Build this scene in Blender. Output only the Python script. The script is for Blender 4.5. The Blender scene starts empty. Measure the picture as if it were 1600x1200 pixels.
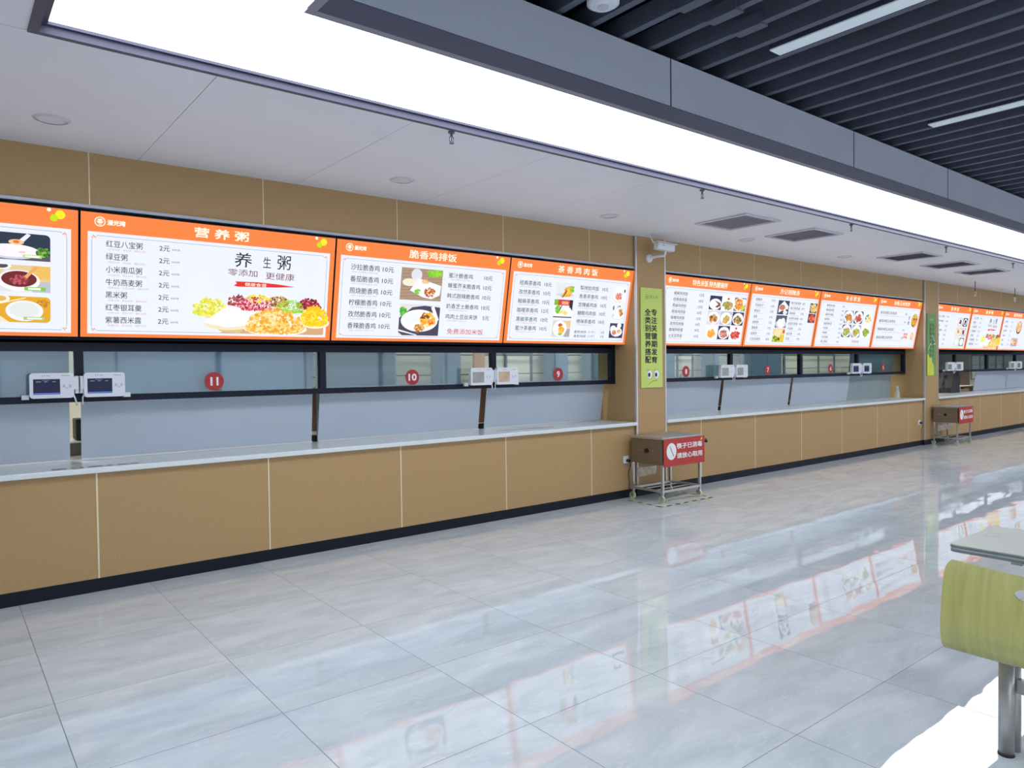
import bpy, bmesh, math, random
from mathutils import Vector, Matrix
random.seed(7)
sc = bpy.context.scene
C = sc.collection
# ------------------------------------------------------------------ camera
F_PX, YAW, PITCH, ROLL = 1129.5, 0.6718, -0.0226, -0.0124
fw = Vector((math.sin(YAW)*math.cos(PITCH), math.cos(YAW)*math.cos(PITCH), math.sin(PITCH)))
rr = Vector((math.cos(YAW), -math.sin(YAW), 0)); uu = rr.cross(fw)
r2 = rr*math.cos(ROLL) + uu*math.sin(ROLL); u2 = -rr*math.sin(ROLL) + uu*math.cos(ROLL)
cam = bpy.data.objects.new('camera', bpy.data.cameras.new('camera')); C.objects.link(cam)
cam.matrix_world = Matrix(((r2.x, u2.x, -fw.x, 0), (r2.y, u2.y, -fw.y, 0), (r2.z, u2.z, -fw.z, 1.6), (0, 0, 0, 1)))
cam.data.sensor_width = 36; cam.data.lens = F_PX/1600*36; cam.data.clip_end = 100
sc.camera = cam
# ------------------------------------------------------------------ world, exposure, light strengths
w = bpy.data.worlds.new('world'); sc.world = w; w.use_nodes = True
w.node_tree.nodes['Background'].inputs[0].default_value = (0.75, 0.83, 1, 1)
w.node_tree.nodes['Background'].inputs[1].default_value = 0.3
sc.view_settings.view_transform = 'Standard'; sc.view_settings.look = 'None'
sc.view_settings.exposure = 0.0; sc.view_settings.gamma = 1.0
sc.view_settings.use_curve_mapping = False
PANEL_LIGHT = 5.2      # the long luminous ceiling panel
SIGN_LIGHT = 0.97      # backlit menu boards
KITCHEN_FILL = 16.0  # fill lamps added in the kitchen, out of view
DAYLIGHT_FILL = 2.3        # unseen windows added behind the viewer as fill

# ------------------------------------------------------------------ helpers
def s2l(c):
    return tuple(((v/255)/12.92 if v/255 <= .04045 else ((v/255+.055)/1.055)**2.4) for v in c) + (1,)
MATS = {}
def mat(name, rgb, rough=.6, metal=0, noise=0, scale=8, stretch=(1, 1, 1), bump=0, spec=.5, emit=0, coat=0):
    if name in MATS: return MATS[name]
    m = bpy.data.materials.new(name); m.use_nodes = True; nt = m.node_tree; b = nt.nodes['Principled BSDF']
    col = s2l(rgb); b.inputs['Base Color'].default_value = col
    b.inputs['Roughness'].default_value = rough; b.inputs['Metallic'].default_value = metal
    b.inputs['Specular IOR Level'].default_value = spec
    if coat: b.inputs['Coat Weight'].default_value = coat; b.inputs['Coat Roughness'].default_value = .08
    if emit:
        b.inputs['Emission Color'].default_value = col; b.inputs['Emission Strength'].default_value = emit
    if noise or bump:
        tc = nt.nodes.new('ShaderNodeTexCoord'); mp = nt.nodes.new('ShaderNodeMapping')
        mp.inputs['Scale'].default_value = stretch
        nz = nt.nodes.new('ShaderNodeTexNoise'); nz.inputs['Scale'].default_value = scale; nz.inputs['Detail'].default_value = 5
        nt.links.new(tc.outputs['Object'], mp.inputs[0]); nt.links.new(mp.outputs[0], nz.inputs['Vector'])
        if noise:
            cr = nt.nodes.new('ShaderNodeValToRGB')
            cr.color_ramp.elements[0].position = .3; cr.color_ramp.elements[1].position = .7
            cr.color_ramp.elements[0].color = tuple(c*(1-noise) for c in col[:3])+(1,)
            cr.color_ramp.elements[1].color = tuple(min(1, c*(1+noise)) for c in col[:3])+(1,)
            nt.links.new(nz.outputs['Fac'], cr.inputs[0]); nt.links.new(cr.outputs[0], b.inputs['Base Color'])
        if bump:
            bp = nt.nodes.new('ShaderNodeBump'); bp.inputs['Strength'].default_value = bump; bp.inputs['Distance'].default_value = .003
            nt.links.new(nz.outputs['Fac'], bp.inputs['Height']); nt.links.new(bp.outputs[0], b.inputs['Normal'])
    MATS[name] = m
    return m
def lamp_mat(name, rgb, strength, sample=True, noise=0):
    if name in MATS: return MATS[name]
    m = bpy.data.materials.new(name); m.use_nodes = True; nt = m.node_tree; b = nt.nodes['Principled BSDF']
    g = .6 if sample else .02
    b.inputs['Base Color'].default_value = (g, g, g, 1); b.inputs['Roughness'].default_value = .4
    b.inputs['Emission Color'].default_value = s2l(rgb); b.inputs['Emission Strength'].default_value = strength
    if not sample: m.cycles.emission_sampling = 'NONE'; b.inputs['Specular IOR Level'].default_value = .15
    MATS[name] = m
    return m
def ink(rgb, lit=True):
    """print on a backlit board: the lamp behind shines through it"""
    key = 'ink_%d_%d_%d_%d' % (*rgb, lit)
    if key in MATS: return MATS[key]
    m = bpy.data.materials.new(key); m.use_nodes = True; b = m.node_tree.nodes['Principled BSDF']
    c = s2l(rgb); b.inputs['Base Color'].default_value = tuple(v*.22 for v in c[:3])+(1,) if lit else c; b.inputs['Roughness'].default_value = .35
    b.inputs['Specular IOR Level'].default_value = .2
    if lit:
        b.inputs['Emission Color'].default_value = c; b.inputs['Emission Strength'].default_value = SIGN_LIGHT
        m.cycles.emission_sampling = 'NONE'
    MATS[key] = m
    return m
def obj(name, bm, mats, parent=None, loc=(0, 0, 0), smooth=False, rot=None):
    if isinstance(bm, bpy.types.Mesh): me = bm
    else:
        me = bpy.data.meshes.new(name); bm.normal_update(); bm.to_mesh(me); bm.free()
    for m in (mats if isinstance(mats, (list, tuple)) else [mats]): me.materials.append(m)
    if smooth:
        for p in me.polygons: p.use_smooth = True
    o = bpy.data.objects.new(name, me); C.objects.link(o)
    o.location = loc
    if rot: o.rotation_euler = rot
    if parent: o.parent = parent
    return o
def thing(name, label, cat, loc=(0, 0, 0), rz=0, group=None, rx=0):
    o = bpy.data.objects.new(name, None); C.objects.link(o); o.empty_display_size = .1
    o.location = loc; o.rotation_euler = (rx, 0, rz); tag(o, label, cat, group); return o
def tag(o, label, cat, group=None):
    o['label'] = label; o['category'] = cat
    if group: o['group'] = group
    return o
def struct(o): o['kind'] = 'structure'; return o
def copy_tree(o, parent=None):
    c = o.copy(); C.objects.link(c)
    if parent: c.parent = parent
    for ch in list(o.children): copy_tree(ch, c)
    return c
def box(bm, x0, y0, z0, x1, y1, z1, mi=0, bev=0):
    vs = [bm.verts.new(p) for p in ((x0, y0, z0), (x1, y0, z0), (x1, y1, z0), (x0, y1, z0), (x0, y0, z1), (x1, y0, z1), (x1, y1, z1), (x0, y1, z1))]
    fs = [bm.faces.new([vs[i] for i in f]) for f in ((3, 2, 1, 0), (4, 5, 6, 7), (0, 1, 5, 4), (1, 2, 6, 5), (2, 3, 7, 6), (3, 0, 4, 7))]
    for f in fs: f.material_index = mi
    if bev:
        es = {e for f in fs for e in f.edges}
        r = bmesh.ops.bevel(bm, geom=list(es), offset=bev, segments=2, profile=.5, affect='EDGES')
        for f in r['faces']: f.material_index = mi
def B(*a, **k):
    bm = bmesh.new(); box(bm, *a, **k); return bm
def tube(bm, pts, r, seg=12, mi=0, cap=True):
    pts = [Vector(p) for p in pts]; rings = []
    for i, p in enumerate(pts):
        t = (pts[min(i+1, len(pts)-1)] - pts[max(i-1, 0)]).normalized()
        a = t.cross(Vector((0, 0, 1)))
        if a.length < .05: a = t.cross(Vector((0, 1, 0)))
        a.normalize(); b = t.cross(a)
        rad = r[i] if isinstance(r, (list, tuple)) else r
        rings.append([bm.verts.new(p + a*math.cos(2*math.pi*k/seg)*rad + b*math.sin(2*math.pi*k/seg)*rad) for k in range(seg)])
    for i in range(len(rings)-1):
        for k in range(seg):
            f = bm.faces.new((rings[i][k], rings[i][(k+1) % seg], rings[i+1][(k+1) % seg], rings[i+1][k])); f.material_index = mi; f.smooth = True
    if cap:
        for rg in (rings[0], rings[-1]):
            f = bm.faces.new(rg); f.material_index = mi
def T(pts, r, seg=12):
    bm = bmesh.new(); tube(bm, pts, r, seg); bmesh.ops.recalc_face_normals(bm, faces=bm.faces); return bm
def poly_y(bm, pts, y, mi=0):
    """flat polygon in the x-z plane facing -y"""
    f = bm.faces.new([bm.verts.new((p[0], y, p[1])) for p in pts]); f.material_index = mi
    f.normal_update()
    if f.normal.y > 0: f.normal_flip()
    return f
def ell(cx, cz, rx, rz, n=28, a=0):
    return [(cx + rx*math.cos(t)*math.cos(a) - rz*math.sin(t)*math.sin(a), cz + rx*math.cos(t)*math.sin(a) + rz*math.sin(t)*math.cos(a)) for t in [2*math.pi*k/n for k in range(n)]]
def rrect(x0, z0, x1, z1, r, n=5):
    p = []
    for cx, cz, a0 in ((x1-r, z1-r, 0), (x0+r, z1-r, 90), (x0+r, z0+r, 180), (x1-r, z0+r, 270)):
        for k in range(n+1):
            a = math.radians(a0+90*k/n); p.append((cx+r*math.cos(a), cz+r*math.sin(a)))
    return p
def prism_y(bm, pts, y0, y1, mi=0):
    """outline in x-z extruded from y0 to y1"""
    f = poly_y(bm, pts, y0, mi)
    r = bmesh.ops.extrude_face_region(bm, geom=[f])
    bmesh.ops.translate(bm, verts=[v for v in r['geom'] if isinstance(v, bmesh.types.BMVert)], vec=(0, y1-y0, 0))
    bmesh.ops.recalc_face_normals(bm, faces=bm.faces)

GLY = {}
def glyph_mesh(s, bold):
    key = (s, bold)
    if key not in GLY:
        cu = bpy.data.curves.new('t', 'FONT'); cu.body = s; cu.size = 1; cu.offset = bold; cu.resolution_u = 2
        cu.fill_mode = 'FRONT'
        o = bpy.data.objects.new('t', cu); C.objects.link(o)
        dg = bpy.context.evaluated_depsgraph_get(); dg.update()
        me = bpy.data.meshes.new_from_object(o.evaluated_get(dg))
        C.objects.unlink(o); bpy.data.objects.remove(o); bpy.data.curves.remove(cu)
        xs = [v.co.x for v in me.vertices] or [0, 1]; ys = [v.co.y for v in me.vertices] or [0, 1]
        GLY[key] = (me, min(xs), max(xs), min(ys), max(ys))
    return GLY[key]
def text_on(bm, s, x0, zc, x1, h, y=0, bold=0, mi=0):
    """letters fitted between x0 and x1, centred on height zc, h tall, facing -y"""
    me, a, b, c, d = glyph_mesh(s, bold)
    n0 = len(bm.verts); nf = len(bm.faces)
    sx = (x1-x0)/max(b-a, 1e-6); sz = h/max(d-c, 1e-6)
    if s.strip() in ('1', '|'): sx = sz
    vs = [bm.verts.new((x0+(v.co.x-a)*sx, y, zc-h/2+(v.co.y-c)*sz)) for v in me.vertices]
    for p in me.polygons:
        try: f = bm.faces.new([vs[i] for i in p.vertices])
        except ValueError: continue
        f.material_index = mi
def lettering(name, rows, m, parent, y, bold=0):
    bm = bmesh.new()
    for r in rows:
        d = (r[5] if len(r) > 5 else bold)*r[4]*1.1
        for k, (ox, oz) in enumerate(((0, 0),) if d <= 0 else ((-d, -d*.6), (d, -d*.6), (-d, d*.6), (d, d*.6))):
            text_on(bm, r[0], r[1]+ox, r[2]+oz, r[3]+ox, r[4]*(1-2*(d/r[4] if d > 0 else 0)), y-.00004*k, 0)
    return obj(name, bm, m, parent)

# ------------------------------------------------------------------ materials
WOOD = mat('wood_laminate', (181, 148, 102), .5, noise=.06, scale=22, stretch=(9, 9, .7), bump=.12, spec=.35)
ALU = mat('aluminium_trim', (205, 205, 205), .35, .6, noise=.04)
SEAM = mat('seam_metal', (225, 212, 180), .4, .3, noise=.03)
WHITE = mat('white_paint', (236, 238, 245), .42, noise=.015, scale=2)
QUARTZ = mat('white_quartz', (222, 230, 230), .2, noise=.02, scale=40)
KICK = mat('navy_kickboard', (12, 18, 34), .45, noise=.1, spec=.25)
FRAME = mat('navy_frame', (14, 21, 40), .45, noise=.1, spec=.25)
BEAM = mat('grey_beam', (192, 199, 212), .5, noise=.03, scale=2)
SLAT = mat('charcoal_slat', (92, 97, 112), .6, noise=.08)
VOID = mat('dark_void', (40, 43, 58), .9, noise=.1)
SCREEN = mat('blue_grey_board', (184, 195, 208), .35, noise=.03, scale=1.5, spec=.6)
SCREEN2 = mat('blue_grey_glass_board', (150, 166, 170), .2, noise=.05, scale=1.5, spec=.6)
STEEL = mat('brushed_steel', (196, 194, 190), .38, .85, noise=.06, scale=6, stretch=(1, 1, 20), bump=.03)
STEEL_D = mat('dark_brushed_steel', (142, 135, 127), .3, .85, noise=.08, scale=5, stretch=(1, 1, 12))
BLACK = mat('black_plastic', (18, 18, 20), .5, noise=.1)
RED = mat('red_plastic', (184, 54, 46), .45, noise=.04, scale=3)
BADGE = mat('badge_red', (176, 40, 42), .4, noise=.03)
PWHITE = mat('white_plastic', (226, 230, 236), .35, noise=.02, scale=3)
INKW = mat('white_letter', (240, 240, 240), .6, noise=.01)
INKK = mat('black_letter', (22, 24, 34), .6, noise=.05)
CREAM = mat('cream_tile', (236, 230, 210), .35, noise=.03, scale=2)
BROWN = mat('brown_timber', (120, 86, 62), .6, noise=.15, scale=5, stretch=(6, 6, 1))
DUSK = mat('dark_equipment', (48, 46, 50), .5, .2, noise=.25, scale=9)
GREYPAINT = mat('grey_paint', (176, 182, 188), .7, noise=.03)

def floor_material():
    m = bpy.data.materials.new('polished_marble_tile'); m.use_nodes = True; nt = m.node_tree; N = nt.nodes; L = nt.links
    b = N['Principled BSDF']
    tc = N.new('ShaderNodeTexCoord'); sp = N.new('ShaderNodeSeparateXYZ'); L.new(tc.outputs['Object'], sp.inputs[0])
    def M(op, a, bb=None, c=None):
        n = N.new('ShaderNodeMath'); n.operation = op
        for i, v in enumerate((a, bb, c)):
            if v is None: continue
            if isinstance(v, (int, float)): n.inputs[i].default_value = v
            else: L.new(v, n.inputs[i])
        return n.outputs[0]
    gx = M('DIVIDE', M('SUBTRACT', sp.outputs[0], 0.4073), .8204); gy = M('DIVIDE', M('SUBTRACT', sp.outputs[1], 5.7302), .8138)
    fx = M('FRACT', gx); fy = M('FRACT', gy)
    dx = M('MINIMUM', fx, M('SUBTRACT', 1, fx)); dy = M('MINIMUM', fy, M('SUBTRACT', 1, fy))
    d = M('MINIMUM', dx, dy); line = M('LESS_THAN', d, .002)
    ix = M('FLOOR', gx); iy = M('FLOOR', gy)
    cb = N.new('ShaderNodeCombineXYZ'); L.new(ix, cb.inputs[0]); L.new(iy, cb.inputs[1])
    wn = N.new('ShaderNodeTexWhiteNoise'); wn.noise_dimensions = '3D'; L.new(cb.outputs[0], wn.inputs['Vector'])
    # veining, shifted per tile
    ad = N.new('ShaderNodeVectorMath'); ad.operation = 'MULTIPLY_ADD'; L.new(wn.outputs['Color'], ad.inputs[0]); ad.inputs[1].default_value = (7, 7, 7); L.new(tc.outputs['Object'], ad.inputs[2])
    mp = N.new('ShaderNodeMapping'); mp.inputs['Rotation'].default_value = (0, 0, math.radians(38)); mp.inputs['Scale'].default_value = (1, 3.2, 1); L.new(ad.outputs[0], mp.inputs[0])
    n1 = N.new('ShaderNodeTexNoise'); n1.inputs['Scale'].default_value = 1.6; n1.inputs['Detail'].default_value = 8; n1.inputs['Roughness'].default_value = .62; n1.inputs['Distortion'].default_value = .7; L.new(mp.outputs[0], n1.inputs['Vector'])
    cr = N.new('ShaderNodeValToRGB'); e = cr.color_ramp.elements
    e[0].position = .3; e[0].color = s2l((188, 199, 206)); e[1].position = .7; e[1].color = s2l((216, 224, 229)); L.new(n1.outputs['Fac'], cr.inputs[0])
    n2 = N.new('ShaderNodeTexNoise'); n2.inputs['Scale'].default_value = 2.3; n2.inputs['Detail'].default_value = 6; n2.inputs['Distortion'].default_value = 1.2; L.new(mp.outputs[0], n2.inputs['Vector'])
    vein = M('MULTIPLY', M('LESS_THAN', M('ABSOLUTE', M('SUBTRACT', n2.outputs['Fac'], .5)), .006), .35)
    mx = N.new('ShaderNodeMix'); mx.data_type = 'RGBA'; L.new(vein, mx.inputs[0]); L.new(cr.outputs[0], mx.inputs[6]); mx.inputs[7].default_value = s2l((228, 230, 233))
    mg = N.new('ShaderNodeMix'); mg.data_type = 'RGBA'; L.new(line, mg.inputs[0]); L.new(mx.outputs[2], mg.inputs[6]); mg.inputs[7].default_value = s2l((92, 98, 106))
    L.new(mg.outputs[2], b.inputs['Base Color'])
    L.new(M('ADD', .012, M('MULTIPLY', line, .5)), b.inputs['Roughness'])
    b.inputs['IOR'].default_value = 1.7
    b.inputs['Specular IOR Level'].default_value = .5
    # tiles lie very slightly out of level and are faintly wavy
    ge = N.new('ShaderNodeNewGeometry')
    s1 = N.new('ShaderNodeVectorMath'); s1.operation = 'SUBTRACT'; L.new(wn.outputs['Color'], s1.inputs[0]); s1.inputs[1].default_value = (.5, .5, .5)
    s2 = N.new('ShaderNodeVectorMath'); s2.operation = 'MULTIPLY'; L.new(s1.outputs[0], s2.inputs[0]); s2.inputs[1].default_value = (.004, .004, 0)
    n3 = N.new('ShaderNodeTexNoise'); n3.inputs['Scale'].default_value = 4.0; n3.inputs['Detail'].default_value = 2; L.new(ad.outputs[0], n3.inputs['Vector'])
    s3 = N.new('ShaderNodeVectorMath'); s3.operation = 'SUBTRACT'; L.new(n3.outputs['Color'], s3.inputs[0]); s3.inputs[1].default_value = (.5, .5, .5)
    s4 = N.new('ShaderNodeVectorMath'); s4.operation = 'MULTIPLY'; L.new(s3.outputs[0], s4.inputs[0]); s4.inputs[1].default_value = (.006, .006, 0)
    n5 = N.new('ShaderNodeTexNoise'); n5.inputs['Scale'].default_value = 6; n5.inputs['Detail'].default_value = 1.5; L.new(mp.outputs[0], n5.inputs['Vector'])
    s5 = N.new('ShaderNodeVectorMath'); s5.operation = 'SUBTRACT'; L.new(n5.outputs['Color'], s5.inputs[0]); s5.inputs[1].default_value = (.5, .5, .5)
    s6 = N.new('ShaderNodeVectorMath'); s6.operation = 'MULTIPLY_ADD'; L.new(s5.outputs[0], s6.inputs[0]); s6.inputs[1].default_value = (.011, .011, 0); L.new(s4.outputs[0], s6.inputs[2])
    a1 = N.new('ShaderNodeVectorMath'); L.new(s2.outputs[0], a1.inputs[0]); L.new(s6.outputs[0], a1.inputs[1])
    a2 = N.new('ShaderNodeVectorMath'); L.new(a1.outputs[0], a2.inputs[0]); L.new(ge.outputs['Normal'], a2.inputs[1])
    nn = N.new('ShaderNodeVectorMath'); nn.operation = 'NORMALIZE'; L.new(a2.outputs[0], nn.inputs[0]); L.new(nn.outputs[0], b.inputs['Normal'])
    return m
def glass_material():
    m = bpy.data.materials.new('window_glass'); m.use_nodes = True; nt = m.node_tree; N = nt.nodes; L = nt.links
    N.remove(N['Principled BSDF']); out = N['Material Output']
    tr = N.new('ShaderNodeBsdfTransparent'); tr.inputs[0].default_value = s2l((226, 237, 240))
    gl = N.new('ShaderNodeBsdfGlossy'); gl.inputs['Roughness'].default_value = .03
    lw = N.new('ShaderNodeLayerWeight'); lw.inputs[0].default_value = .5
    pw = N.new('ShaderNodeMath'); pw.operation = 'POWER'; L.new(lw.outputs['Facing'], pw.inputs[0]); pw.inputs[1].default_value = 5
    fr = N.new('ShaderNodeMath'); fr.operation = 'MULTIPLY_ADD'; L.new(pw.outputs[0], fr.inputs[0]); fr.inputs[1].default_value = .9; fr.inputs[2].default_value = .04
    nz = N.new('ShaderNodeTexNoise'); nz.inputs['Scale'].default_value = .7
    bp = N.new('ShaderNodeBump'); bp.inputs['Strength'].default_value = .02; L.new(nz.outputs[0], bp.inputs['Height']); bp.inputs['Distance'].default_value = .0005
    mx = N.new('ShaderNodeMixShader'); L.new(fr.outputs[0], mx.inputs[0]); L.new(tr.outputs[0], mx.inputs[1]); L.new(gl.outputs[0], mx.inputs[2]); L.new(mx.outputs[0], out.inputs[0])
    return m
GLASS = glass_material()
PANEL = lamp_mat('luminous_panel', (243, 247, 255), PANEL_LIGHT)

# ================================================================== SETTING
Y0 = 6.0; ZC = 3.19
XL, XR = -4.0, 34.0
struct(obj('floor', B(XL, -8, -.1, XR, 10, 0), floor_material()))
for nm, b_ in (('wall_south', (XL, -8.2, 0, XR, -8, 4.6)), ('wall_west', (XL-.2, -8, 0, XL, 10, 4.6)), ('wall_east', (XR, -8, 0, XR+.2, 10, 4.6))):
    struct(obj(nm, B(*b_), GREYPAINT))
struct(obj('wall_back', B(XL, 9.5, 0, XR, 9.7, 4.6), CREAM))
DAY_FILL = lamp_mat('added_fill_pane', (236, 243, 255), DAYLIGHT_FILL)  # glowing windows out of view, added to light the hall
for i in range(7):
    wd = bpy.data.objects.new('window_%d' % (20+i), None); C.objects.link(wd); struct(wd); wd.location = (-3.9+5.0*i, -7.99, .9)
    bm = bmesh.new()
    for q in ((0, 0, 4.96, .06), (0, 1.95, 4.96, 2.01), (0, 0, .06, 2.0), (4.9, 0, 4.96, 2.0), (2.45, 0, 2.51, 2.0)): box(bm, q[0], 0, q[1], q[2], .05, q[3])
    obj('window_frame', bm, ALU, wd); obj('added_fill_pane', B(.03, 0, .03, 4.93, .02, 1.98), DAY_FILL, wd)
bm = B(XL, -8, 4.5, XR, 10, 4.6); struct(obj('ceiling_void', bm, VOID))

# soffit ceiling: white metal panels with open joints
bm = bmesh.new()
xs = [1.22+1.22*k for k in range(-4, 27)]
for i in range(len(xs)-1):
    box(bm, xs[i]+.002, 4.035, ZC, xs[i+1]-.002, 6.02, ZC+.03)
    if xs[i+1] < .6: box(bm, xs[i]+.002, -7.9, ZC, xs[i+1]-.002, 4.03, ZC+.03)
box(bm, 0.002, -7.9, ZC, .395, 4.03, ZC+.03)
box(bm, XL, -7.9, ZC+.03, .36, 6.02, ZC+.05, 1); box(bm, XL, 4.06, ZC+.03, XR, 6.02, ZC+.05, 1)
box(bm, XL, 6.02, ZC, XR, 9.5, ZC+.05)
struct(obj('ceiling', bm, [WHITE, BEAM]))
# luminous panel (L shape) with its recessed lip
lp = thing('luminous_ceiling_panel', 'long glowing white ceiling panel running between the white ceiling and the grey beam', 'ceiling light', (0.41, 4.0, ZC))
bm = bmesh.new()
for q in ((.03, -8.7, .90, -.02), (.90, -.905, 30.0, -.02), (.90, -8.7, 30.0, -7.8)):  # last leg is unseen, added behind the viewer as fill
    box(bm, q[0], q[1], .045, q[2], q[3], .055)
obj('glowing_diffuser', bm, PANEL, lp)
bm = bmesh.new()
for q in ((-.05, -8.75, .905, .0), (.905, -.94, 30.0, .0), (.905, -8.75, 30.0, -7.75)): box(bm, q[0], q[1], .062, q[2], q[3], .12)
obj('light_stop_cover', bm, GREYPAINT, lp)  # unseen opaque cover, added to stop the diffuser leaking light upward
LIP = mat('lip_metal', (72, 72, 94), .5, .1, noise=.05)
bm = bmesh.new()
box(bm, -.045, .0, -.008, 30, .035, .06); box(bm, -.045, -8.75, -.008, -.002, .0, .06)
box(bm, -.002, -.02, .03, 30, 0, .045); box(bm, -.002, -8.75, .03, .03, -.02, .045)
obj('recessed_lip', bm, LIP, lp)
# beam round the slatted ceiling
bm = bmesh.new()
box(bm, 1.36, 2.88, ZC+.004, 30, 3.06, 3.48, 0); box(bm, 1.36, -3.8, ZC+.004, 1.42, 2.88, 3.48, 0); box(bm, 1.36, -3.98, ZC+.004, 30, -3.8, 3.48, 0)
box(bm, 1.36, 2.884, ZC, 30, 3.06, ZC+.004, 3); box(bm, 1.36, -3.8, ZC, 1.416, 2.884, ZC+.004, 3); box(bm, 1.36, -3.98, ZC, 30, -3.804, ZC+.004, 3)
box(bm, 1.315, 3.062, ZC, 30, 3.11, ZC+.05, 1); box(bm, 1.31, -3.98, ZC, 1.358, 3.062, ZC+.05, 1)
for sx in (3.562, 5.86, 7.73, 10.03, 12.3, 14.6, 16.9): box(bm, sx-.004, 2.878, ZC+.002, sx+.004, 2.882, 3.478, 2)
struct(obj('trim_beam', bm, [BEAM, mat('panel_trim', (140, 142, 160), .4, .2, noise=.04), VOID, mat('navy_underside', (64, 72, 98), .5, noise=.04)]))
# slatted ceiling
cg = struct(bpy.data.objects.new('ceiling_slats', None)); C.objects.link(cg); cg.location = (1.54, 2.88, 3.5)
for k in range(98):
    x = 3.15+.2466*(k-6)-1.54
    if x < .05: continue
    bm = bmesh.new(); box(bm, x-.024, -6.66, 0, x+.024, .15, .11)
    obj('slat', bm, SLAT, cg)
for (jx, jy0, jy1) in ((3.15, 2.3, 2.48), (3.397, 2.28, 2.47), (3.643, 2.29, 2.47)):
    obj('slat_joint', B(jx-1.54-.036, jy0-2.88, -.012, jx-1.54+.036, jy1-2.88, .06), SLAT, cg)
bm = bmesh.new()
for y in (-.9, -2.1, -3.3): box(bm, .1, y-.02, .112, 26, y+.02, .15)
obj('slat_carrier', bm, VOID, cg)
bm = B(1.3, -4.2, 4.1, XR, 3.3, 4.12); struct(obj('ceiling_plenum', bm, VOID))

# fascia over the serving counters and the pillars between them
runs = [(-1.55, 6.70, 0), (7.24, 14.95, 1), (15.57, 23.3, 2)]
seam_top = {0: [.893+1.261*k for k in range(-1, 5)], 1: [8.0+1.261*k for k in range(0, 6)], 2: [16.6+1.261*k for k in range(0, 6)]}
fas = struct(bpy.data.objects.new('wall_front', None)); C.objects.link(fas); fas.location = (0, Y0, 0)
bmS = bmesh.new(); bmA = bmesh.new()
for x0, x1, i in runs:
    e = [x0]+[s for s in seam_top[i] if x0 < s < x1]+[x1]
    for a, b in zip(e, e[1:]):
        obj('fascia_panel', B(a+.003, 0, 2.80, b-.003, .03, ZC), WOOD, fas)
    for s in e[1:-1]: box(bmS, s-.004, -.003, 2.80, s+.004, .012, ZC)
    box(bmA, x0, -.012, 2.79, x1, .03, 2.812)
    box(bmS, x0, .03, 2.80, x1, .05, ZC)
obj('seam_strip', bmS, SEAM, fas); obj('edge_trim', bmA, mat('grey_alu', (172, 178, 192), .4, .4, noise=.04), fas)
for nm, x0, x1 in (('wall_pillar_near', 6.70, 7.24), ('wall_pillar_far', 14.95, 15.57)):
    p = struct(bpy.data.objects.new(nm, None)); C.objects.link(p); p.location = (x0, 5.97, 0); W_ = x1-x0
    bm = bmesh.new(); box(bm, 0, 0, .1, W_, .66, ZC); obj('pillar_cladding', bm, WOOD, p)
    bm = bmesh.new()
    for xx in (0, W_): box(bm, xx-.012, -.004, .1, xx+.012, .02, ZC)
    obj('corner_trim', bm, ALU, p)
    obj('pillar_baseboard', B(-.005, .01, 0, W_+.005, .66, .1), KICK, p)

# ================================================================== COUNTERS
seam_low = {0: [.893+1.261*k for k in range(-1, 5)], 1: [8.0+1.261*k for k in range(0, 6)], 2: [16.6+1.261*k for k in range(0, 6)]}
clab = ['long wood-fronted serving counter left of the pillar with the lime poster',
        'wood-fronted serving counter with a white top between the two pillars',
        'far wood-fronted serving counter beyond the second pillar at right']
for x0, x1, i in runs:
    x0 += .013; x1 -= .013
    t = thing('serving_counter', clab[i], 'counter', (x0, Y0, 0), group='serving counters')
    W_ = x1-x0
    e = [0]+[s-x0 for s in seam_low[i] if x0 < s < x1]+[W_]
    for a, b in zip(e, e[1:]):
        obj('front_panel', B(a+.003, 0, .1, b-.003, .02, .872), WOOD, t)
    bm = bmesh.new()
    for s in e[1:-1]: box(bm, s-.006, -.003, .1, s+.006, .01, .872)
    obj('seam_strip', bm, SEAM, t)
    obj('carcass', B(0, .022, 0, W_, .6, .872), GREYPAINT, t)
    obj('worktop', B(0, -.05, .874, W_, .66, .914, bev=.006), QUARTZ, t)
    obj('kick_board', B(0, .01, 0, W_, .0215, .1), KICK, t)

# ================================================================== SERVING WINDOWS
YF = 6.36
mull = {0: [-1.1, .845, 2.80, 4.786], 1: [9.18, 11.105, 13.03], 2: [17.43, 19.3, 21.2]}
for x0, x1, i in runs:
    wd = struct(bpy.data.objects.new('window_%d' % (i+1), None)); C.objects.link(wd); wd.location = (x0, YF, 1.38); W_ = x1-x0
    bm = bmesh.new()
    xe = W_ if i != 1 else W_+.0
    box(bm, 0, -.03, .385, xe, .03, .47); box(bm, 0, -.03, 0, xe, .03, .05)
    box(bm, xe-.075, -.031, 0, xe, .031, .47); box(bm, 0, -.031, 0, .04, .031, .47)
    box(bm, 0, -.03, .45, xe, .5, .5)
    obj('frame', bm, FRAME, wd)
    ms = [m-x0 for m in mull[i]]
    for m_ in ms: obj('mullion', B(m_-.03, -.03, .05, m_+.03, .03, .385), FRAME, wd)
    ed = [.04]+ms+[W_-.075]
    for a, b in zip(ed, ed[1:]):
        if b-a > .1: obj('glass_pane', B(a+.031, -.004, .051, b-.031, .004, .384), GLASS, wd)
# ceiling of the recess above the windows (board backs hang in front of it)
struct(obj('trim_lintel', B(XL, 6.62, 1.83, XR, 6.7, ZC), GREYPAINT))

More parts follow.
